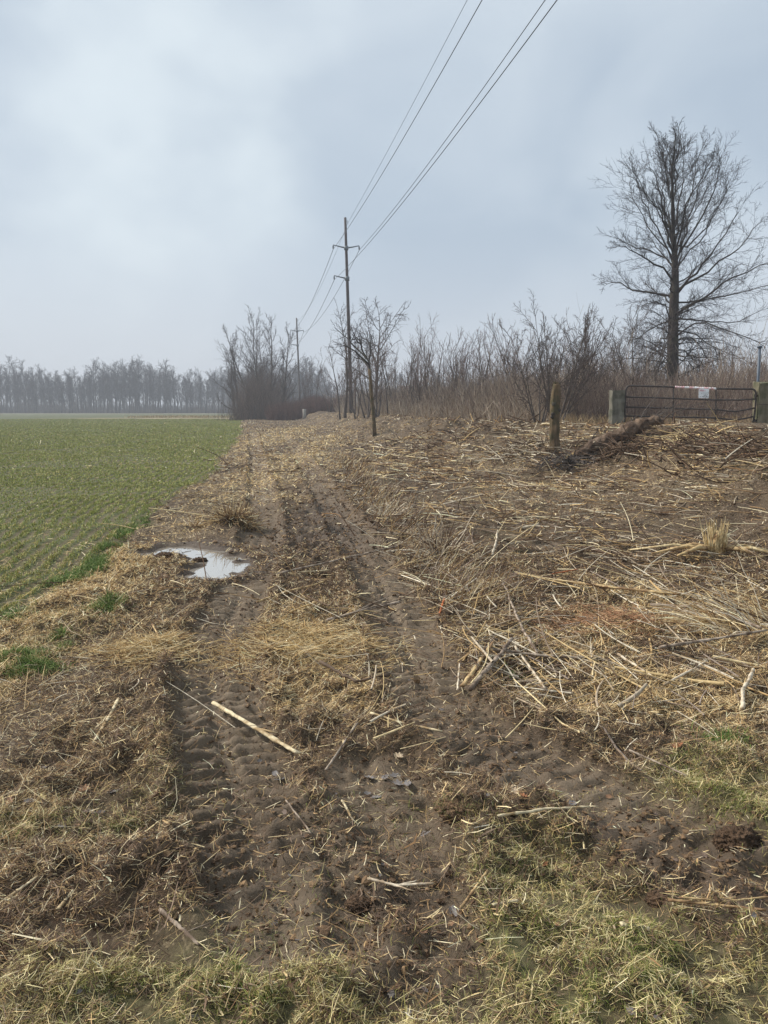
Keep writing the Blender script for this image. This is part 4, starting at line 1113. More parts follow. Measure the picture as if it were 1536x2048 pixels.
# grove beside the third pole: tall bare trees rising from dense scrub
groveL = [L(18, .14, .98, 34, .36, 8, .08, .09, rmin=.024, tfall=.66), L(10, .15, .98, 38, .42, 5, .05, .13, rmin=.018), L(6, .2, .97, 40, .45, 4, .03, .16, rmin=.013)]
for i, (u, top, d, h_l, sd, st) in enumerate([
    (505, 650, 112, 'tallest thin tree at the left of the grove by the third pole', 1, 1),
    (486, 668, 116, 'leaning outermost tree on the left side of the grove', 2, 1),
    (522, 628, 114, 'many branched tree in the middle of the grove', 3, 1),
    (543, 632, 111, 'tree with a fine upright top on the right side of the grove', 4, 1),
    (560, 655, 109, 'crooked tree on the right side of the grove nearest the third pole', 5, 1),
    (532, 665, 120, 'slender tree behind the middle of the grove', 6, 1),
    (476, 690, 113, 'low spreading tree at the foot of the grove on its field side', 7, 1),
    (512, 640, 118, 'straight dark tree just left of the many branched tree in the grove', 8, 1)]):
    b = at(u, 838, d); tp = at(u, top, d); H = (tp[2] - .3) * .96
    tree('bare_tree', h_l, 'tree', H, .20, groveL, seed=300 + sd, lean=((-.16, 0), (-.24, 0), (0, 0), (.05, 0), (.12, 0), (0, .05), (-.22, 0), (-.04, 0))[i], loc=(b[0], d, Hmacro(np.array([b[0]]), np.array([float(d)]))[0] - .1), bark=BARK, twig=TWIGM, K=12, jit=.05)
n = 2200; x = rng.normal(0, 1, n) * 1.9 - 17.6; y = rng.uniform(104, 124, n); hh = rng.uniform(.8, 7.2, n) * np.exp(-((x + 17.6) / 4.9) ** 2) * (.55 + .7 * vnoise(x * .8, y * .3, 44)) + .8
brush('scrub', 'dense dark scrub filling the foot of the grove', 'scrub', x, y, hh, rng.uniform(.012, .026, n), [lin(112, 98, 88), lin(94, 82, 74), lin(128, 110, 98)], branch=4, lean=.3)
n = 9000; x = rng.uniform(-15, -4.0, n); y = rng.uniform(99, 118, n); hh = rng.uniform(.7, 2.1, n) * (.75 + .4 * vnoise(x * .4, y * 0, 9))
k = (x - bank_top(y) < 5); x, y, hh = x[k], y[k], hh[k]
brush('red_brush', 'low reddish brown brush across the end of the cleared strip', 'brush', x, y, hh, rng.uniform(.015, .03, len(x)), [lin(112, 88, 80), lin(98, 78, 70), lin(124, 98, 86)], branch=3, lean=.35)

# thicket on and behind the embankment
n = 40000
y = 25 * (125 / 25) ** rng.random(n); t = rng.uniform(.8, 15, n) ** 1.0; x = bank_top(y) + t
hh = rng.lognormal(.22, .34, n) * (.85 + .35 * vnoise(x * .35, y * .35, 12)) * (1 + .25 * sstep(2, 8, t)) * sstep(.2, 2.2, t + .6)
hh = hh * (1 - .35 * np.exp(-((x - .375 * y) / (.06 * y)) ** 2) * (y < 37)); k = ~((y < 27.0)) & (x < .72 * y + 6); x, y, hh = x[k], y[k], hh[k]
brush('thicket', 'dense brown dead thicket on top of the embankment', 'thicket', x, y, hh, np.maximum(.005, .00034 * y) * rng.uniform(.7, 1.4, len(x)), [lin(150, 134, 118), lin(126, 110, 100), lin(176, 160, 140), lin(110, 96, 88)], branch=3, lean=.3)
n = 2600; y = 25 * (95 / 25) ** rng.random(n); x = bank_top(y) + rng.uniform(.1, 1.5, n); k = (y > 27.5) | (x < 4.8); x, y = x[k], y[k]; n = len(x)
brush('pale_reeds', 'pale dry stalks leaning along the front of the thicket', 'reeds', x, y, rng.uniform(.35, 1.25, n), np.maximum(.007, .00034 * y), [lin(176, 160, 142), lin(158, 140, 122), lin(190, 176, 156)], branch=0, lean=.35)
n = 2600; x = rng.uniform(5.6, 16, n); y = rng.uniform(23.6, 27, n)
brush('dry_grass', 'short dry grass under and behind the metal gate', 'grass', x, y, rng.uniform(.12, .45, n), np.full(n, .009), [lin(180, 158, 122), lin(156, 134, 102), lin(140, 116, 88)], branch=0, lean=.4)
n = 2200; x = rng.uniform(6.5, 16, n); y = rng.uniform(25.2, 30, n)
brush('pale_reeds', 'pale stems standing behind the metal gate', 'reeds', x, y, rng.uniform(.5, 1.9, n), np.full(n, .008), [lin(150, 134, 120), lin(120, 102, 92), lin(104, 86, 78)], branch=2, lean=.3)

# trees behind the thicket: a few kinds, copied
protoR = []
shrubL = [L(7, .3, .98, 30, .42, 6, .09, .08, rmin=.016), L(5, .2, .98, 32, .5, 4, .06, .13, rmin=.011), L(3, .3, .95, 35, .5, 3, .05, .14, rmin=.008)]
for i in range(5):
    protoR.append(tree('bare_tree', 'bare tree in the row behind the thicket', 'tree', 6.0, .075, shrubL, seed=400 + i, stems=(3, 2, 4, 1, 3)[i], spread=.28, jit=.05, bark=BARK, twig=TWIGR, group='bare trees behind the thicket', K=9))
r = np.random.default_rng(9)
row = []
for u in np.arange(598, 1215, 13.5):
    d = r.uniform(50, 74) if u > 700 else r.uniform(90, 125)
    top = 700 + r.normal(0, 16) if u > 700 else 738 + r.normal(0, 8)
    row.append((u + r.uniform(-8, 8), top, d))
row += [(870, 676, 52), (905, 690, 55), (962, 672, 50), (985, 664, 47), (1012, 660, 45), (830, 682, 58), (1045, 668, 44), (680, 702, 70), (1190, 690, 45), (1225, 684, 45), (1420, 690, 52), (1470, 680, 55), (1510, 690, 52), (1390, 700, 58), (1265, 690, 50), (1550, 680, 50)]
for k, (u, top, d) in enumerate(row):
    b = at(u, 830, d); z0 = float(Hmacro(np.array([b[0]]), np.array([d]))[0]); H = at(u, top, d)[2] - z0
    s = H / 5.6; sw = max(s, .9) * r.uniform(.8, 1.1)
    rt = protoR[k % 5]
    if k < 5: rt.location = (b[0], d, z0); rt.scale = (sw, sw, s); rt.rotation_euler = (0, 0, r.random() * 6)
    else: copy_tree(rt, (b[0], d, z0), r.random() * 6.28, (sw, sw, s))

def place_tree(name, label, u, vb, top, d, r0, levels, seed, zoff=0, **kw):
    b = at(u, vb, d); z0 = float(Hmacro(np.array([b[0]]), np.array([float(d)]))[0]); H = at(u, top, d)[2] - z0
    return tree(name, label, 'tree', H, r0, levels, seed=seed, loc=(b[0], d, z0 + zoff), **kw)

# leaning round-headed tree right of the near pole
place_tree('bare_tree', 'bare tree leaning right with a wide round drooping crown behind the near power pole', 747, 830, 648, 72, .24,
           [L(14, .36, .98, 50, .50, 8, .05, .11, rmin=.035, tfall=.35), L(11, .2, .98, 42, .42, 6, .02, .16, rmin=.024, droop=.10), L(6, .2, .97, 45, .45, 5, 0, .18, rmin=.015, droop=.25)], seed=511, lean=(.10, 0), jit=.05)
place_tree('bare_tree', 'bare tree with upswept boughs on the left side of the near power pole', 690, 832, 640, 66, .15,
           [L(12, .30, .98, 42, .42, 7, .07, .10, rmin=.025), L(6, .2, .98, 40, .45, 5, .03, .15, rmin=.016), L(4, .2, .97, 42, .5, 4, 0, .18, rmin=.011)], seed=512, lean=(-.02, 0), jit=.05)
# cluster right of the snag: multi-stem bare shrub trees
mL = [L(11, .15, .97, 26, .42, 7, .08, .07, rmin=.010), L(9, .12, .98, 34, .42, 5, .05, .12, rmin=.007), L(5, .3, .95, 40, .5, 3, .03, .15, rmin=.005)]
place_tree('shrub_tree', 'many stemmed bare shrub tree behind the snapped trunk, reaching up right', 1112, 850, 600, 26, .036, mL, 521, stems=6, spread=.40, lean=(.16, 0), K=10, bark=BARK, twig=TWIGM)
place_tree('shrub_tree', 'tangled bare bush left of the snapped trunk', 1078, 850, 655, 27, .032, [L(8, .2, .97, 40, .42, 6, .04, .14, rmin=.012), L(7, .15, .98, 45, .42, 5, .02, .2, rmin=.009), L(4, .3, .95, 45, .45, 4, .0, .22, rmin=.006)], 522, stems=5, spread=.35, lean=(-.02, 0), K=10, bark=BARK, twig=TWIGM)
place_tree('shrub_tree', 'thin bare saplings between the snapped trunk and the left gate post', 1178, 850, 640, 30, .035, mL, 523, stems=5, spread=.45, lean=(.05, 0), K=10, bark=BARK, twig=TWIGM)
place_tree('shrub_tree', 'slender V shaped bare sapling just left of the tall oak trunk', 1285, 850, 612, 33, .05, mL, 524, stems=4, spread=.34, K=10, bark=BARK, twig=TWIGM)
place_tree('shrub_tree', 'low bare bush behind the right end of the gate', 1460, 850, 720, 30, .03, [L(8, .2, .97, 40, .5, 6, .04, .14, rmin=.010), L(7, .15, .98, 45, .45, 5, .02, .2, rmin=.008)], 525, stems=7, spread=.6, K=8, bark=BARK, twig=TWIGR)
place_tree('shrub_tree', 'low tangled bare bush right behind the left gate post', 1240, 850, 716, 28, .03, [L(8, .2, .97, 40, .5, 6, .04, .14, rmin=.010), L(7, .15, .98, 45, .45, 5, .02, .2, rmin=.008)], 526, stems=7, spread=.6, K=8, bark=BARK, twig=TWIGM)

# young mossy tree standing alone in the cleared strip
def young_tree():
    g = ground(748, 872); d = g[1]
    root = thing('young_tree', 'young mossy tree standing alone on the cleared strip, topped with bare branches', 'tree', g)
    W = lambda u, v, dy=0: at(u, v, d + dy) - g
    tr = [W(750, 876), W(748, 850), W(746, 820), W(743, 790), W(741, 760), W(739, 737)]
    V, F = tube(np.array(tr), [.115, .10, .09, .085, .075, .07], 10, True, jit=.004, seed=2)
    mesh_np('trunk', V, F, BARK_GREEN, parent=root)
    limbs = [[(739, 737, 0), (733, 715, 0), (722, 690, .2), (708, 668, .4), (702, 652, .5)],
             [(737, 728, 0), (722, 715, -.2), (705, 700, -.3), (690, 692, -.5), (680, 690, -.6)],
             [(739, 735, 0), (742, 712, .2), (740, 690, .3), (744, 672, .4)],
             [(734, 718, 0), (718, 700, .4), (700, 680, .6), (686, 668, .9), (670, 655, 1.0)],
             [(722, 690, .2), (712, 680, 0), (700, 676, -.3)], [(739, 735, 0), (728, 722, .4), (716, 716, .8), (704, 716, 1)]]
    Ps, Rs = [], []
    for l in limbs:
        q = np.array([W(u, v, dy) for u, v, dy in l]); s = np.linspace(0, len(q) - 1, 8)
        Ps.append(np.stack([np.interp(s, range(len(q)), q[:, i]) for i in range(3)], 1)); Rs.append(np.linspace(.05, .012, 8))
    P = np.array(Ps); P[:, 1:-1] += np.random.default_rng(3).normal(0, .03, P[:, 1:-1].shape); R = np.array(Rs)
    V, Q = batch_tubes(P, R, 6); mesh_np('limb', V, Q, BARK_DARK, parent=root)
    r_ = np.random.default_rng(4)
    a = grow(P, R, 8, .25, .98, .6, .2, .42, 6, .03, .1, rmin=.010, r=r_); b = grow(*a, 5, .2, .95, .6, .2, .45, 4, .02, .14, rmin=.008, r=r_)
    V, Q, _ = cat([batch_tubes(*a, 3), batch_tubes(*b, 3)]); mesh_np('crown', V, Q, TWIGD, parent=root)
young_tree()

# the tall oak by the gate
def oak():
    d = 37.0; z0 = .9
    base = at(1345, 850, d); base[2] = z0
    root = thing('oak_tree', 'tall dark bare oak towering behind the metal gate', 'tree', base)
    W = lambda u, v, dy=0: at(u, v, d + dy) - base
    tv = [(1344, 870), (1345, 800), (1345, 740), (1346, 690), (1347, 640), (1349, 590), (1350, 550), (1349, 510), (1347, 470), (1346, 420), (1345, 380), (1344, 335), (1349, 300), (1351, 266)]
    tr = [.34, .31, .27, .25, .23, .20, .17, .115, .085, .07, .055, .04, .025, .010]
    V1, F1 = tube(np.array([W(*p) for p in tv]), tr, 12, True, jit=.01, seed=6)
    limbs = [ # (points in u, v, depth offset), radius
      ([(1347, 600, 0), (1325, 590, .3), (1285, 585, .6), (1262, 578, 1.), (1235, 562, 1.2), (1212, 570, 1.6)], .075),
      ([(1349, 565, 0), (1320, 535, -.4), (1290, 515, -.9), (1262, 500, -1.4), (1240, 490, -1.8)], .07),
      ([(1349, 540, 0), (1330, 512, .5), (1290, 500, 1.3), (1262, 490, 1.9), (1235, 475, 2.3)], .06),
      ([(1349, 520, 0), (1338, 480, -.3), (1325, 430, -.8), (1312, 410, -1.), (1290, 385, -1.3)], .07),
      ([(1348, 500, 0), (1336, 450, .4), (1322, 400, .8), (1316, 362, 1.), (1303, 328, 1.2)], .07),
      ([(1347, 470, 0), (1330, 440, -.1), (1325, 390, -.2), (1328, 356, -.3), (1322, 316, -.3)], .06),
      ([(1352, 590, 0), (1375, 560, -.5), (1400, 535, -.9), (1425, 505, -1.2), (1455, 460, -1.5), (1480, 425, -1.7)], .09),
      ([(1352, 585, 0), (1385, 560, .6), (1430, 530, 1.2), (1465, 505, 1.8), (1500, 470, 2.4), (1525, 440, 2.8)], .08),
      ([(1353, 605, 0), (1395, 600, .3), (1440, 590, .7), (1480, 585, 1), (1530, 570, 1.5), (1570, 560, 1.8)], .06),
      ([(1353, 630, 0), (1385, 605, -.6), (1420, 590, -1.2), (1455, 560, -2), (1500, 540, -2.6), (1545, 525, -3)], .09),
      ([(1352, 637, 0), (1385, 640, .8), (1430, 645, 1.6), (1475, 640, 2.2), (1520, 625, 3)], .06),
      ([(1352, 680, 0), (1368, 655, -.6), (1400, 645, -1.3), (1450, 660, -2.2), (1500, 680, -3), (1540, 695, -3.6)], .055),
      ([(1352, 695, 0), (1365, 672, .4), (1390, 680, .9), (1410, 710, 1.4), (1440, 745, 2)], .055),
      ([(1350, 660, 0), (1380, 665, .2), (1420, 690, .4), (1460, 710, .6), (1500, 725, .8)], .05),
      ([(1352, 525, 0), (1365, 490, .3), (1378, 450, .6), (1385, 410, .8), (1400, 370, 1), (1425, 330, 1.2)], .07),
      ([(1351, 510, 0), (1362, 470, -.5), (1372, 420, -1), (1385, 370, -1.4), (1390, 320, -1.6)], .07),
      ([(1347, 530, 0), (1320, 470, .2), (1295, 425, .4), (1280, 385, .5), (1272, 350, .6)], .055),
      ([(1351, 520, 0), (1395, 450, -.2), (1425, 390, -.4), (1436, 350, -.6), (1444, 325, -.7)], .06),
      ([(1353, 490, 0), (1372, 495, .2), (1400, 470, .4), (1425, 440, .6), (1445, 400, .8), (1455, 370, .9)], .055),
      ([(1348, 455, 0), (1356, 420, .2), (1362, 370, .4), (1366, 330, .5), (1372, 292, .6)], .055),
      ([(1346, 430, 0), (1348, 390, -.3), (1350, 345, -.5), (1356, 300, -.6)], .05),
      ([(1345, 410, 0), (1343, 350, .2), (1338, 310, .3), (1334, 286, .4)], .045),
      ([(1345, 390, 0), (1352, 330, .2), (1358, 300, .3), (1362, 275, .4)], .045),
      ([(1341, 640, 0), (1315, 650, .6), (1290, 665, 1.4), (1260, 680, 2.0)], .045),
      ([(1341, 665, 0), (1325, 680, -.6), (1305, 700, -1.2), (1285, 730, -1.6)], .045),
      ([(1341, 690, 0), (1320, 700, .4), (1300, 712, .8), (1278, 745, 1)], .045),
      ([(1341, 705, 0), (1325, 722, .2), (1312, 742, .5), (1300, 765, .7)], .04),
      ([(1351, 700, 0), (1375, 705, -.3), (1400, 725, -.7), (1425, 765, -1)], .045),
      ([(1351, 720, 0), (1370, 722, .3), (1390, 740, .5), (1405, 765, .7)], .04),
      ([(1341, 640, 0), (1330, 610, -.4), (1310, 602, -1.0), (1285, 612, -1.8)], .045),
      ([(1344, 760, 0), (1320, 758, -.4), (1300, 765, -.7)], .03), ([(1350, 760, 0), (1370, 752, .4), (1392, 770, .7)], .03)]
    r_ = np.random.default_rng(21)
    # boughs towards and away from the camera
    for k in range(14):
        v = 480 + k * 19; s = 1 if k % 2 else -1; a = r_.uniform(-.6, .6); Lh = (2.2 + 2.6 * (k / 14)) 
        rise = np.interp(v, [480, 600, 680, 740], [1.2, .7, .2, -.4])
        px = F_PX / d
        pts = [(1348 + math.sin(a) * Lh * q * px, v - rise * Lh * q * px * .6 - 0, s * math.cos(a) * Lh * q) for q in (0, .3, .6, 1)]
        limbs.append((pts, .055))
    for k in range(11):
        v = 540 - 19 * k; az = k * 2.4 + r_.uniform(-.4, .4); Lh = 2.5 * (1 - (k / 12.5) ** 1.6) + .3; up_ = 4.0 - .18 * k; px = F_PX / d
        limbs.append(([(1348 + math.cos(az) * Lh * q ** .75 * px, v - up_ * q * px, math.sin(az) * Lh * q ** .75) for q in (0, .25, .5, .75, 1)], .045 - .0022 * k))
    Ps, Rs = [], []
    for l, rad in limbs:
        q = np.array([W(*p) for p in l]); s = np.linspace(0, len(q) - 1, 10)
        Ps.append(np.stack([np.interp(s, range(len(q)), q[:, i]) for i in range(3)], 1)); Rs.append(np.linspace(rad * .70, .010, 10))
    P = np.array(Ps); P[:, 1:-1] += r_.normal(0, .05, P[:, 1:-1].shape); P[:, -1] += r_.normal(0, .1, P[:, -1].shape); R = np.array(Rs) * 1.12
    V2, Q2 = batch_tubes(P, R, 6)
    V, Q, _ = cat([(V1, F1)])
    mesh_np('trunk', V, Q, BARK_DARK, parent=root)
    mesh_np('boughs', V2, Q2, BARK_DARK, parent=root)
    TP = np.array([W(*p) for p in tv[4:]])[None]; TR = np.array(tr[4:])[None]
    tw = grow(TP, TR, 8, .3, .98, .7, .2, .2, 7, .06, .08, rr=.3, rmin=.010, r=r_)
    a = grow(P, R, 14, .2, .985, .58, .2, .36, 6, .02, .09, rr=.32, rmin=.0072, r=r_, tfall=.45)
    a = (np.concatenate([a[0], tw[0][:, :6]]), np.concatenate([a[1], tw[1][:, :6]]))
    b = grow(*a, 9, .12, .98, .6, .2, .42, 5, .03, .12, rr=.7, rmin=.0058, r=r_)
    c = grow(*b, 4, .2, .95, .6, .2, .5, 3, .03, .15, rr=.8, rmin=.0052, r=r_)
    LP = np.array([W(*p) for p in [(1345, 775), (1345, 740), (1346, 690), (1347, 650), (1348, 610)]])[None]; LR = np.array([.3, .28, .26, .24, .22])[None]
    sk = grow(LP, LR, 34, .05, .97, 1.15, .2, .62, 9, .01, .08, rr=.11, rmin=.012, r=r_, tfall=.1, droop=.16, lensd=.3)
    sk2 = grow(*sk, 9, .2, .98, .6, .2, .34, 5, .0, .12, rr=.6, rmin=.0075, r=r_, droop=.15); sk3 = grow(*sk2, 5, .2, .95, .6, .2, .45, 4, .0, .14, rr=.8, rmin=.006, r=r_)
    V, Q, _ = cat([batch_tubes(*a, 4), batch_tubes(*b, 3), batch_tubes(*c, 3), batch_tubes(*sk, 5), batch_tubes(*sk2, 3), batch_tubes(*sk3, 3)])
    mesh_np('crown', V, Q, TWIGD, parent=root, smooth=False)
oak()

# snapped trunk (snag)
def snag():
    g = ground(1109, 912); d = g[1]
    W = lambda u, v, dy=0: at(u, v, d + dy) - g
    root = thing('snapped_trunk', 'snapped mossy trunk standing upright like a post left of the gate', 'tree stump', g)
    pr = [(1108, 920), (1109, 895), (1108, 870), (1109, 845), (1110, 820), (1112, 795), (1113, 768)]
    px = d / F_PX
    r_ = np.random.default_rng(8)
    V, F = rough_tube(np.array([W(*p) for p in pr]), np.array([12.5, 10.6, 9.8, 9.4, 9.2, 8.8, 7.4]) * px, 16, True, jit=.007, seed=9)
    mesh_np('trunk', V, F, BARK_GREEN, parent=root)
    for (u, v, a) in ((1104, 828, 0), (1106, 808, .5), (1103, 834, .2), (1116, 820, -.3)):
        p = W(u, v); p[1] -= 8.6 * px
        V, F = tube([p + [0, .03, 0], p + [0, -.015, 0], p + [0, -.03, 0]], [.05, .045, .02], 10, True, jit=.006, seed=int(v)); mesh_np('knot', V, F, BARK_DARK, parent=root)
    parts = []
    for k in range(16):
        a = r_.random() * 6.28; q = 6.5 * px * r_.random() ** .5; b = W(1113, 771) + [math.cos(a) * q, math.sin(a) * q, 0]
        parts.append(tube([b, b + [r_.normal(0, .02), 0, r_.uniform(.06, .15)]], [.022, .004], 5, True))
    V, F, _ = cat(parts); mesh_np('broken_top', V, F, BARK_GREEN, parent=root)
    for (pts, rr) in (([(1118, 768, 0), (1128, 758, -.1), (1140, 748, -.2), (1152, 736, -.3)], .016), ([(1110, 768, 0), (1104, 752, .1), (1100, 735, .2)], .014), ([(1116, 775, 0), (1134, 768, 0), (1150, 768, .1)], .012)):
        q = np.array([W(*p) for p in pts]); V, F = tube(q, np.linspace(rr, .005, len(q)), 6, True); mesh_np('broken_branch', V, F, BARK, parent=root)
snag()

# fallen trunk below the gate
def fallen():
    pts = [(1135, 918, 19.6), (1165, 905, 19.8), (1200, 888, 20.2), (1240, 872, 20.8), (1280, 853, 21.3), (1310, 842, 21.8), (1325, 845, 22.0)]
    rad = np.array([.08, .10, .135, .17, .16, .11, .055])
    q = []
    for (u, v, d), rr_ in zip(pts, rad):
        gg = ground(u, v + rr_ * .9 * F_PX / 20 + 3)
        q.append(at(u, v - 2, min(gg[1], 22.2) - .3))
    q = np.array(q); q[:, 1] = np.minimum(q[:, 1], np.linspace(q[0, 1], q[-1, 1], len(q))); q = np.array([at(u, v - 2, y_) for (u, v, d), y_ in zip(pts, q[:, 1])])
    DY = q[:, 1] - np.array([p[2] for p in pts]); dya = float(DY[0])
    g = q[0].copy()
    root = thing('fallen_tree', 'dark fallen trunk lying on the bank up to the gate, root end at left', 'fallen tree', g)
    px = 20.5 / F_PX
    tq = np.linspace(0, 6, 40); rj = np.random.default_rng(5)
    q2 = np.stack([np.interp(tq, range(7), q[:, i]) for i in range(3)], 1) + rj.normal(0, .012, (40, 3)); r2 = np.interp(tq, range(7), rad) * (1 + rj.normal(0, .10, 40))
    V, F = tube(q2 - g, r2, 18, True, jit=.014, seed=3)
    mesh_np('trunk', V, F, material('rotten_bark', lin(112, 94, 78), noise=(9, .45, lin(78, 62, 50)), bump=(14, .04), rough=.95, stripes=(1, 1, 1)), parent=root)
    s = [at(1135, 914, 19.3 + dya) - g, at(1165, 901, 19.45 + dya) - g, at(1195, 886, 19.8 + dya) - g]
    V, F = tube(s, [.03, .045, .03], 6, True, jit=.004); mesh_np('torn_strip', V, F, WOODS['tan'], parent=root)
    V, F = tube([ground(1098, 932) - g, at(1118, 920, 18.9 + dya) - g, at(1136, 910, 19.2 + dya) - g], [.012, .02, .016], 6, True); mesh_np('root_spike', V, F, WOODS['pale'], parent=root)
    r_ = np.random.default_rng(31)
    n = 210; P = np.zeros((n, 6, 3)); c = ground(1150, 935) - g
    for k in range(n):
        a = r_.uniform(0, 2 * PI); b = c + np.array([r_.normal(0, .34), r_.normal(0, .3), r_.uniform(-.05, .22)]); dd = norm(np.array([math.cos(a), math.sin(a), r_.normal(0, .45)]))
        for j in range(6):
            P[k, j] = b; dd = norm(dd + r_.normal(0, .25, 3)); b = b + dd * r_.uniform(.04, .12)
    P[:, :, 2] = np.maximum(P[:, :, 2], (heights((P[:, :, 0] + g[0]).ravel(), (P[:, :, 1] + g[1]).ravel()) - g[2]).reshape(n, 6) + .01)
    V, Q = batch_tubes(P, np.tile(np.linspace(.018, .006, 6), (n, 1)) * r_.uniform(.5, 1.3, (n, 1)), 4); mesh_np('roots', V, Q, BARK, parent=root)
    top = []
    for (u, v, dd, u2, v2, d2) in ((1290, 850, 21.4, 1385, 800, 21.5), (1300, 848, 21.5, 1350, 800, 21.0), (1270, 858, 21.1, 1330, 770, 22), (1310, 845, 21.8, 1440, 800, 21.6), (1240, 872, 20.7, 1300, 815, 20), (1180, 893, 20.0, 1210, 850, 19.5), (1290, 850, 21.3, 1355, 815, 20.4)):
        a, b = at(u, v, dd + dya * .5) - g, at(u2, v2, d2 + dya * .5) - g; t = np.linspace(0, 1, 7)[:, None]
        top.append(a * (1 - t) + b * t + np.c_[np.zeros(7), np.zeros(7), .10 * np.sin(np.linspace(0, PI, 7))] + r_.normal(0, .02, (7, 3)))
    P = np.array(top); R = np.tile(np.linspace(.018, .005, 7), (len(top), 1))
    k2 = grow(P, R, 7, .2, .95, .6, .2, .4, 5, .03, .12, rmin=.006, r=r_)
    V, Q, _ = cat([batch_tubes(P, R, 5), batch_tubes(*k2, 3)]); mesh_np('crown', V, Q, BARK, parent=root)
fallen()

def brush_pile():
    r_ = np.random.default_rng(61); Ps, Cs = [], []
    for (u, v, su, sd_, cnt, pal) in ((1250, 905, 60, .35, 200, BARK_PAL), (1370, 880, 90, .6, 150, BARK_PAL + STRAW_PAL[:2]), (930, 880, 110, .6, 160, BARK_PAL), (1040, 905, 60, .5, 160, BARK_PAL + PALE_PAL), (1130, 930, 40, .4, 160, BARK_PAL + PALE_PAL[:2]), (1450, 900, 80, .7, 200, BARK_PAL)):
        c = ground(u, v); sx_ = su * c[1] / F_PX
        x = c[0] + r_.normal(0, sx_ * .6, cnt); y = c[1] + r_.normal(0, sd_, cnt); z = heights(x, y); K = 4
        a = r_.uniform(0, 2 * PI, cnt); Lr = r_.lognormal(math.log(.45), .4, cnt); pt = np.abs(r_.normal(0, .3, cnt)); P = np.zeros((cnt, K, 3))
        for j in range(K):
            t = j / (K - 1); P[:, j, 0] = x + np.cos(a + .3 * t) * Lr * t * np.cos(pt); P[:, j, 1] = y + np.sin(a + .3 * t) * Lr * t * np.cos(pt); P[:, j, 2] = z + .03 + np.sin(pt) * Lr * t + .1 * r_.random(cnt) * np.exp(-((x - c[0]) / sx_) ** 2)
        hg = heights(P[:, :, 0].ravel(), P[:, :, 1].ravel()).reshape(cnt, K); P[:, :, 2] = np.maximum(P[:, :, 2], hg + .01)
        R_ = (.011 * r_.lognormal(0, .4, cnt))[:, None] * np.linspace(1, .5, K)[None]
        V, Q = batch_tubes(P, R_, 4); Ps.append((V, Q, np.repeat(pick(pal, cnt), K * 4, axis=0)))
    V, Q, C = cat(Ps); tag(mesh_np('brush_pile', V, Q, MAT_TWIG, C), 'dark broken branches heaped on the bank around the fallen trunk', 'branches', kind='stuff')
brush_pile()

# ------------------------------------------------------------------ gate with its posts
POSTM = material('weathered_post', lin(112, 108, 96), noise=(7, .45, lin(80, 80, 68)), bump=(25, .015), stripes=(1, 1, .25))
POSTM2 = material('mossy_post', lin(110, 102, 84), noise=(7, .45, lin(84, 84, 60)), bump=(25, .015), stripes=(1, 1, .25))
RUST = material('rusted_tube', lin(56, 50, 48), noise=(20, .35, lin(68, 56, 50)), rough=.6, spec=.4)
STEEL = material('blue_grey_steel', lin(84, 94, 106), noise=(12, .15), rough=.5, spec=.4)

def post(name, label, uvt, uvb, d, w, mat, wob=.02, seed=1):
    a, b = at(*uvb, d), at(*uvt, d)
    g = a.copy(); n = 9; t = np.linspace(-.06, 1, n)
    V = []; r_ = np.random.default_rng(seed)
    for s in t:
        c = a + (b - a) * s - g; ww = w * (1 + r_.normal(0, .02)) / 2
        ring = []
        for (x, y) in ((-1, -.93), (-.93, -1), (.93, -1), (1, -.93), (1, .93), (.93, 1), (-.93, 1), (-1, .93)):
            ring.append(c + np.array([x * ww, y * ww, 0]) + r_.normal(0, w * .015, 3))
        V += ring
    V = np.array(V); V[-8:, 2] += r_.normal(0, .02, 8)
    I = np.arange(n * 8).reshape(n, 8); nx = np.roll(I, -1, 1)
    Q = np.stack([I[:-1], nx[:-1], nx[1:], I[1:]], -1).reshape(-1, 4)
    F = [Q, np.array([list(range(8))[::-1], list(range(8 * n - 8, 8 * n))])]
    return tag(mesh_np(name, V, F, mat, loc=None, smooth=False), label, 'post'), g
o, g = post('gate_post', 'squat grey weathered square post at the left end of the gate', (1234, 781), (1232, 866), 23.6, .37, POSTM); o.location = g
o, g = post('gate_post', 'mossy square post at the right end of the gate', (1527, 766), (1524, 866), 23.0, .43, POSTM2, seed=2); o.location = g

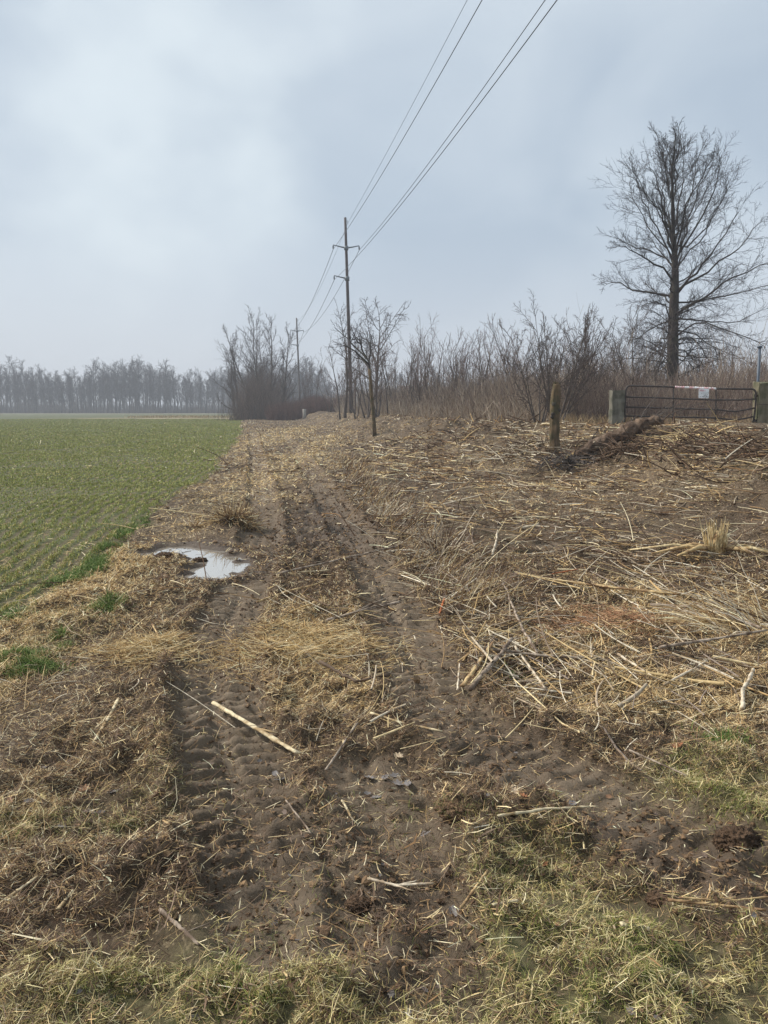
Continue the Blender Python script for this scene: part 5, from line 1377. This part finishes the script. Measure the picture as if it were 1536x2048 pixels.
def gate():
    da, db = 23.5, 22.9
    def G(u, v):
        f = (u - 1252) / (1512 - 1252); return at(u, v, da + (db - da) * f)
    g = G(1252, 852)
    root = thing('tube_gate', 'rusty five rail metal field gate with bent lower rails', 'gate', g)
    rr = .024
    def bar(name, pts, r_=rr, m=RUST):
        V, F = tube(np.array([G(*p) - g for p in pts]), r_, 10, True); return mesh_np(name, V, F, m, parent=root)
    corner = lambda cu, cv, ru, rv, a0, a1: [(cu + ru * math.cos(RAD(a)), cv - rv * math.sin(RAD(a))) for a in np.linspace(a0, a1, 6)]
    frame = [(1249, 849), (1250, 820), (1251, 790)] + corner(1261, 781, 9.5, 9.5, 180, 90) + [(1300, 772.5), (1348, 774), (1395, 776), (1433, 777.5), (1490, 778)] + corner(1503, 787, 9, 9, 90, 0) + [(1512, 800), (1509, 830), (1505, 850)]
    bar('gate_frame', frame, .028)
    bar('bottom_rail', [(1249, 849), (1300, 850), (1360, 851), (1433, 852), (1505, 850)], .024)
    bar('rail', [(1251, 794), (1300, 795), (1348, 797), (1400, 799), (1433, 800), (1480, 800), (1511, 798)])
    bar('rail', [(1250, 814), (1300, 815.5), (1348, 817), (1400, 818), (1433, 819), (1455, 822), (1472, 823), (1490, 820), (1509, 816)])
    bar('rail', [(1250, 832), (1300, 833), (1348, 834), (1400, 835), (1433, 836), (1455, 838.5), (1475, 839), (1490, 837), (1508, 833)])
    bar('stiffener', [(1347, 774), (1346.5, 800), (1346, 830), (1345, 851)], .018)
    bar('stiffener', [(1432, 777), (1432, 800), (1431, 830), (1430, 852)], .018)
    for v in (792, 842):
        p = G(1511, v) - g; V, F, _ = cat([box(p + np.array([.10, 0, 0]), (.22, .03, .05)), tube([p + [0, 0, -.05], p + [0, 0, .05]], .038, 10)]); mesh_np('hinge', V, F, RUST, parent=root, smooth=False)
    p = G(1250, 800) - g; ch = [p + np.array([.02 - .20 * math.sin(k / 11 * PI / 2), -.05 * math.sin(k / 11 * PI), -.10 * math.sin(k / 11 * PI)]) for k in range(12)]
    V, F = tube(ch, .012 + .006 * (np.arange(12) % 2), 6); mesh_np('chain', V, F, IRON0, parent=root)
    # tape wound round the top rail
    V1 = G(1350, 774.2); V2 = G(1432, 777.6); t = np.linspace(0, 1, 60)[:, None]; P = V1 + (V2 - V1) * t
    R = .030 + .008 * np.abs(np.sin(np.arange(60) * .9))
    V, F = tube(P - V1, R, 9, True, jit=.003, seed=2)
    me_o = mesh_np('barrier_tape', V, F, TAPE); me_o.location = V1
    tag(me_o, 'white and red plastic tape wound round the gate\'s top rail', 'tape')
    # sign
    c = G(1406, 787); c[1] -= .06
    s = thing('warning_sign', 'small white sign with a red heading hanging from the gate\'s top rail', 'sign', c)
    s.rotation_euler = (RAD(-6), RAD(2), RAD(-3))
    w_, h_ = .30, .28
    import bmesh
    bm = bmesh.new()
    rad = .025; ring = []
    for cx, cz, a0 in ((w_ / 2 - rad, h_ / 2 - rad, 0), (-w_ / 2 + rad, h_ / 2 - rad, 90), (-w_ / 2 + rad, -h_ / 2 + rad, 180), (w_ / 2 - rad, -h_ / 2 + rad, 270)):
        for k in range(4): ring.append((cx + rad * math.cos(RAD(a0 + k * 30)), cz + rad * math.sin(RAD(a0 + k * 30))))
    f = [bm.verts.new((x, -.004, z)) for x, z in ring]; b = [bm.verts.new((x, .004, z)) for x, z in ring]
    bm.faces.new(f[::-1]); bm.faces.new(b)
    for i in range(len(ring)): bm.faces.new((f[i], f[(i + 1) % 16], b[(i + 1) % 16], b[i]))
    me = bpy.data.meshes.new('panel'); bm.to_mesh(me); bm.free(); me.materials.append(SIGNW)
    po = bpy.data.objects.new('panel', me); COL.objects.link(po); po.parent = s
    r_ = np.random.default_rng(2)
    def glyphs(nm, z, hh, x0, x1, mat, fill=.75):
        parts = []; x = x0
        while x < x1:
            w = hh * r_.uniform(.45, .75)
            if r_.random() < .85:
                parts.append(box((x + w / 2, -.0065, z), (w * .28, .002, hh))); parts.append(box((x + w * .75, -.0068, z + r_.choice([-1, 0, 1]) * hh * .38), (w * .5, .002, hh * .22)))
                if r_.random() < .6: parts.append(box((x + w * .95, -.0063, z), (w * .22, .002, hh)))
            x += w * 1.3
        V, F, _ = cat(parts); mesh_np(nm, V, F, mat, parent=s, smooth=False)
    glyphs('red_heading', .085, .050, -.135, -.005, SIGNR); glyphs('red_heading', .08, .03, .0, .05, SIGNP); glyphs('lettering', .035, .014, -.13, .12, SIGNG)
    glyphs('lettering', -.012, .026, -.085, .085, SIGNK); glyphs('lettering', -.055, .030, -.07, .06, SIGNK); glyphs('lettering', -.098, .030, -.115, .115, SIGNK)
IRON0 = material('chain_iron', lin(120, 112, 106), rough=.5, spec=.4)
TAPE = material('barrier_tape', lin(232, 230, 228), noise=(14, .08, lin(222, 176, 176)), rough=.5)
SIGNW = material('sign_white', lin(236, 238, 238), rough=.4); SIGNR = material('sign_red', lin(196, 40, 58), rough=.5); SIGNK = material('sign_black', lin(40, 46, 50), rough=.5)
SIGNP = material('sign_pink', lin(220, 150, 160), rough=.5); SIGNG = material('sign_grey', lin(150, 154, 158), rough=.5)
gate()

def steel_post():
    a, b = at(1516, 800, 23.8), at(1519.5, 694, 23.8); g = a.copy(); g[2] = 1.0
    root = thing('steel_post', 'thin blue grey steel post behind the mossy gate post', 'post', g)
    dz = b - a; P = np.array([g - g, b - g]); P[0, 0] = (a - g)[0] - .02
    V, F = tube(P, .045, 6, True); mesh_np('shaft', V, F, STEEL, parent=root)
    V, F = tube([P[1] + [0, 0, -.03], P[1] + [0, 0, .035]], .075, 10, True); mesh_np('cap', V, F, STEEL, parent=root)
steel_post()
def wire_fence():
    P = np.array([at(1512, 808, 22.7) + (at(1620, 808, 22.3) - at(1512, 808, 22.7)) * t + np.array([0, 0, -.03 * math.sin(PI * t)]) for t in np.linspace(0, 1, 14)])
    V, F = tube(P - P[0], .010, 5, True); o = mesh_np('fence_wire', V, F, RUST); o.location = P[0]; tag(o, 'dark fence wire running right from the mossy gate post', 'wire')
wire_fence()
def stub_post():
    g = ground(609, 837); d = g[1]; h = at(609, 818, d)[2] - g[2]
    V, F = tube([(0, 0, -.1), (0.02, 0, h * .5), (.0, 0, h)], np.array([4, 3.4, 3.6]) * d / F_PX, 8, True, jit=.02, seed=3)
    o = mesh_np('stub_post', V, F, material('pale_stub', lin(150, 144, 136), noise=(5, .3))); o.location = g
    tag(o, 'short pale stub post at the far end of the cleared strip', 'post')
stub_post()

# ------------------------------------------------------------------ power line
POLE = material('pole_wood', lin(84, 78, 76), noise=(4, .25, lin(78, 68, 64)), bump=(15, .01), stripes=(1, 1, .15))
IRON = material('galvanised_arm', lin(104, 112, 118), rough=.5, spec=.4)
INSUL = material('insulator', lin(52, 56, 62), rough=.4, spec=.5)
GUY = material('pale_sleeve', lin(176, 170, 164), rough=.7)
WIREM = material('conductor', lin(84, 90, 98), rough=.5, spec=.4)
ATT = []
def pole(label, d, top, base, arm, low, rs=1.0, wires=None):
    b = at(*base, d); t = at(*top, d); z0 = float(Hmacro(np.array([b[0]]), np.array([float(d)]))[0]) - .3
    g = np.array([b[0], d, z0]); root = thing('power_pole', label, 'utility pole', g)
    dirv = t - b; H = t[2] - z0; px = d / F_PX
    n = 9; P = np.array([g + (t - np.array([b[0], d, z0])) * s for s in np.linspace(0, 1, n)])
    V, F = tube(P - g, np.linspace(.215, .115, n) * rs, 14, True, jit=.002); mesh_np('pole', V, F, POLE, parent=root)
    axis = norm(np.array([78., 13.4, 0]));      # cross-arms stand square to the line
    att = []
    sh = t - dirv * .02 + axis * .12
    V, F = tube([t - g + [0, 0, -.35], t - g + axis * .22 + [0, 0, -.3], t - g + axis * .26 + [0, 0, -.55]], .03 * max(1, d / 120), 6); mesh_np('shield_bracket', V, F, IRON, parent=root)
    att.append(t + axis * .24 + [0, 0, -.5])
    for (v, sides) in ((arm, (-1, 1)), (low, (-1,))):
        f = (v[1] - base[1]) / (top[1] - base[1]); c = b + (t - b) * f
        for s in sides:
            L_ = 1.28; tip = c + axis * s * L_ + [0, 0, .24]
            V, F = tube([c - g + axis * s * .08, c - g + axis * s * .6 + [0, 0, .09], tip - g], np.array([.075, .06, .045]) * max(1, d / 110), 8, True); mesh_np('cross_arm', V, F, IRON, parent=root)
            hang = tip + [0, 0, -.42]
            parts = [tube([tip - g, hang - g], .03, 6, True)] + [tube([tip - g + [0, 0, -.10 - k * .07], tip - g + [0, 0, -.14 - k * .07]], .075, 10, True) for k in range(4)]
            V, F, _ = cat(parts); mesh_np('insulator', V, F, INSUL, parent=root); att.append(hang)
        V, F = tube([c - g + [0, 0, -.22], c - g + [0, 0, .16]], (.21 if v is arm else .23) * rs, 12, True); mesh_np('arm_bracket', V, F, IRON, parent=root)
    if wires:
        V, F = tube([g - g + [.62, -.3, 0], np.array([.55, -.28, 2.4])], .06, 6, True); mesh_np('ground_sleeve', V, F, GUY, parent=root)
        V, F = tube([g - g + [-.5, -.2, 0], np.array([-.42, -.18, 3.0])], .05, 6, True); mesh_np('ground_sleeve', V, F, GUY, parent=root)
    ATT.append(att); return root
pole('tall wooden power pole nearest the camera with three cross arms', 78, (690.5, 435), (703, 832), (694, 494), (696, 554), wires=True)
pole('second wooden power pole down the line, half the height of the first', 158, (593, 636), (601, 830), (594.5, 662), (596, 690), 1.1)
pole('third smallest power pole standing beside the grove', 236, (566, 697), (568.5, 828), (567, 714), (567.5, 733), 1.2)

def span(a, b, sag, name, label, r_):
    t = np.linspace(0, 1, 60)[:, None]; P = a + (b - a) * t; P[:, 2] -= (4 * sag * t * (1 - t))[:, 0]
    V, F = tube(P - a, r_, 5, True); o = mesh_np(name, V, F, WIREM); o.location = a; tag(o, label, 'power line')
NM = ['thin shield wire', 'upper left conductor', 'upper right conductor', 'lower left conductor']
TOPU = [935, 965, 1092, 1115]
def proj(p):
    y = p[..., 1]; z = p[..., 2] - CAM_H
    dep = y * math.cos(PITCH) - z * math.sin(PITCH); up = y * math.sin(PITCH) + z * math.cos(PITCH)
    return 768 + F_PX * p[..., 0] / dep, 1024 - F_PX * up / dep
for i in range(4):
    a = ATT[0][i]; sag = (.6, 1.1, 1.1, 1.1)[i]
    def top_u(px_):
        e = np.array([px_, -2.0, a[2] + (.5, .3, .3, .3)[i]]); t = np.linspace(0, .95, 800)[:, None]; P = a + (e - a) * t; P[:, 2] -= (4 * sag * t * (1 - t))[:, 0]
        u, v = proj(P); k = np.argmax(v < 0); return u[k], e
    lo, hi = 4., 40.
    for _ in range(30):
        m = (lo + hi) / 2; u, e = top_u(m)
        if u < TOPU[i]: lo = m
        else: hi = m
    span(a, e, sag, 'power_line', NM[i] + ' overhead between the near pole and the viewer', (.012, .018, .018, .018)[i])
    span(ATT[0][i], ATT[1][i], 1.5, 'power_line', NM[i] + ' between the first and second poles', (.014, .024, .024, .024)[i])
    span(ATT[1][i], ATT[2][i], 1.5, 'power_line', NM[i] + ' between the second and third poles', (.02, .035, .035, .035)[i])

# ------------------------------------------------------------------ haze
def haze():
    V, Q = box((-20, 195, 11.0), (800, 450, 28.0))
    m = bpy.data.materials.new('haze'); m.use_nodes = True; t = m.node_tree; t.nodes.remove(t.nodes['Principled BSDF'])
    v = t.nodes.new('ShaderNodeVolumePrincipled'); v.inputs['Density'].default_value = .0012; v.inputs['Color'].default_value = (.90, .94, 1.0, 1); v.inputs['Anisotropy'].default_value = 0.0
    t.links.new(v.outputs[0], t.nodes['Material Output'].inputs['Volume'])
    o = mesh_np('haze', V, Q, m, smooth=False); tag(o, 'thin pale mist hanging over the fields', kind='stuff')
haze()
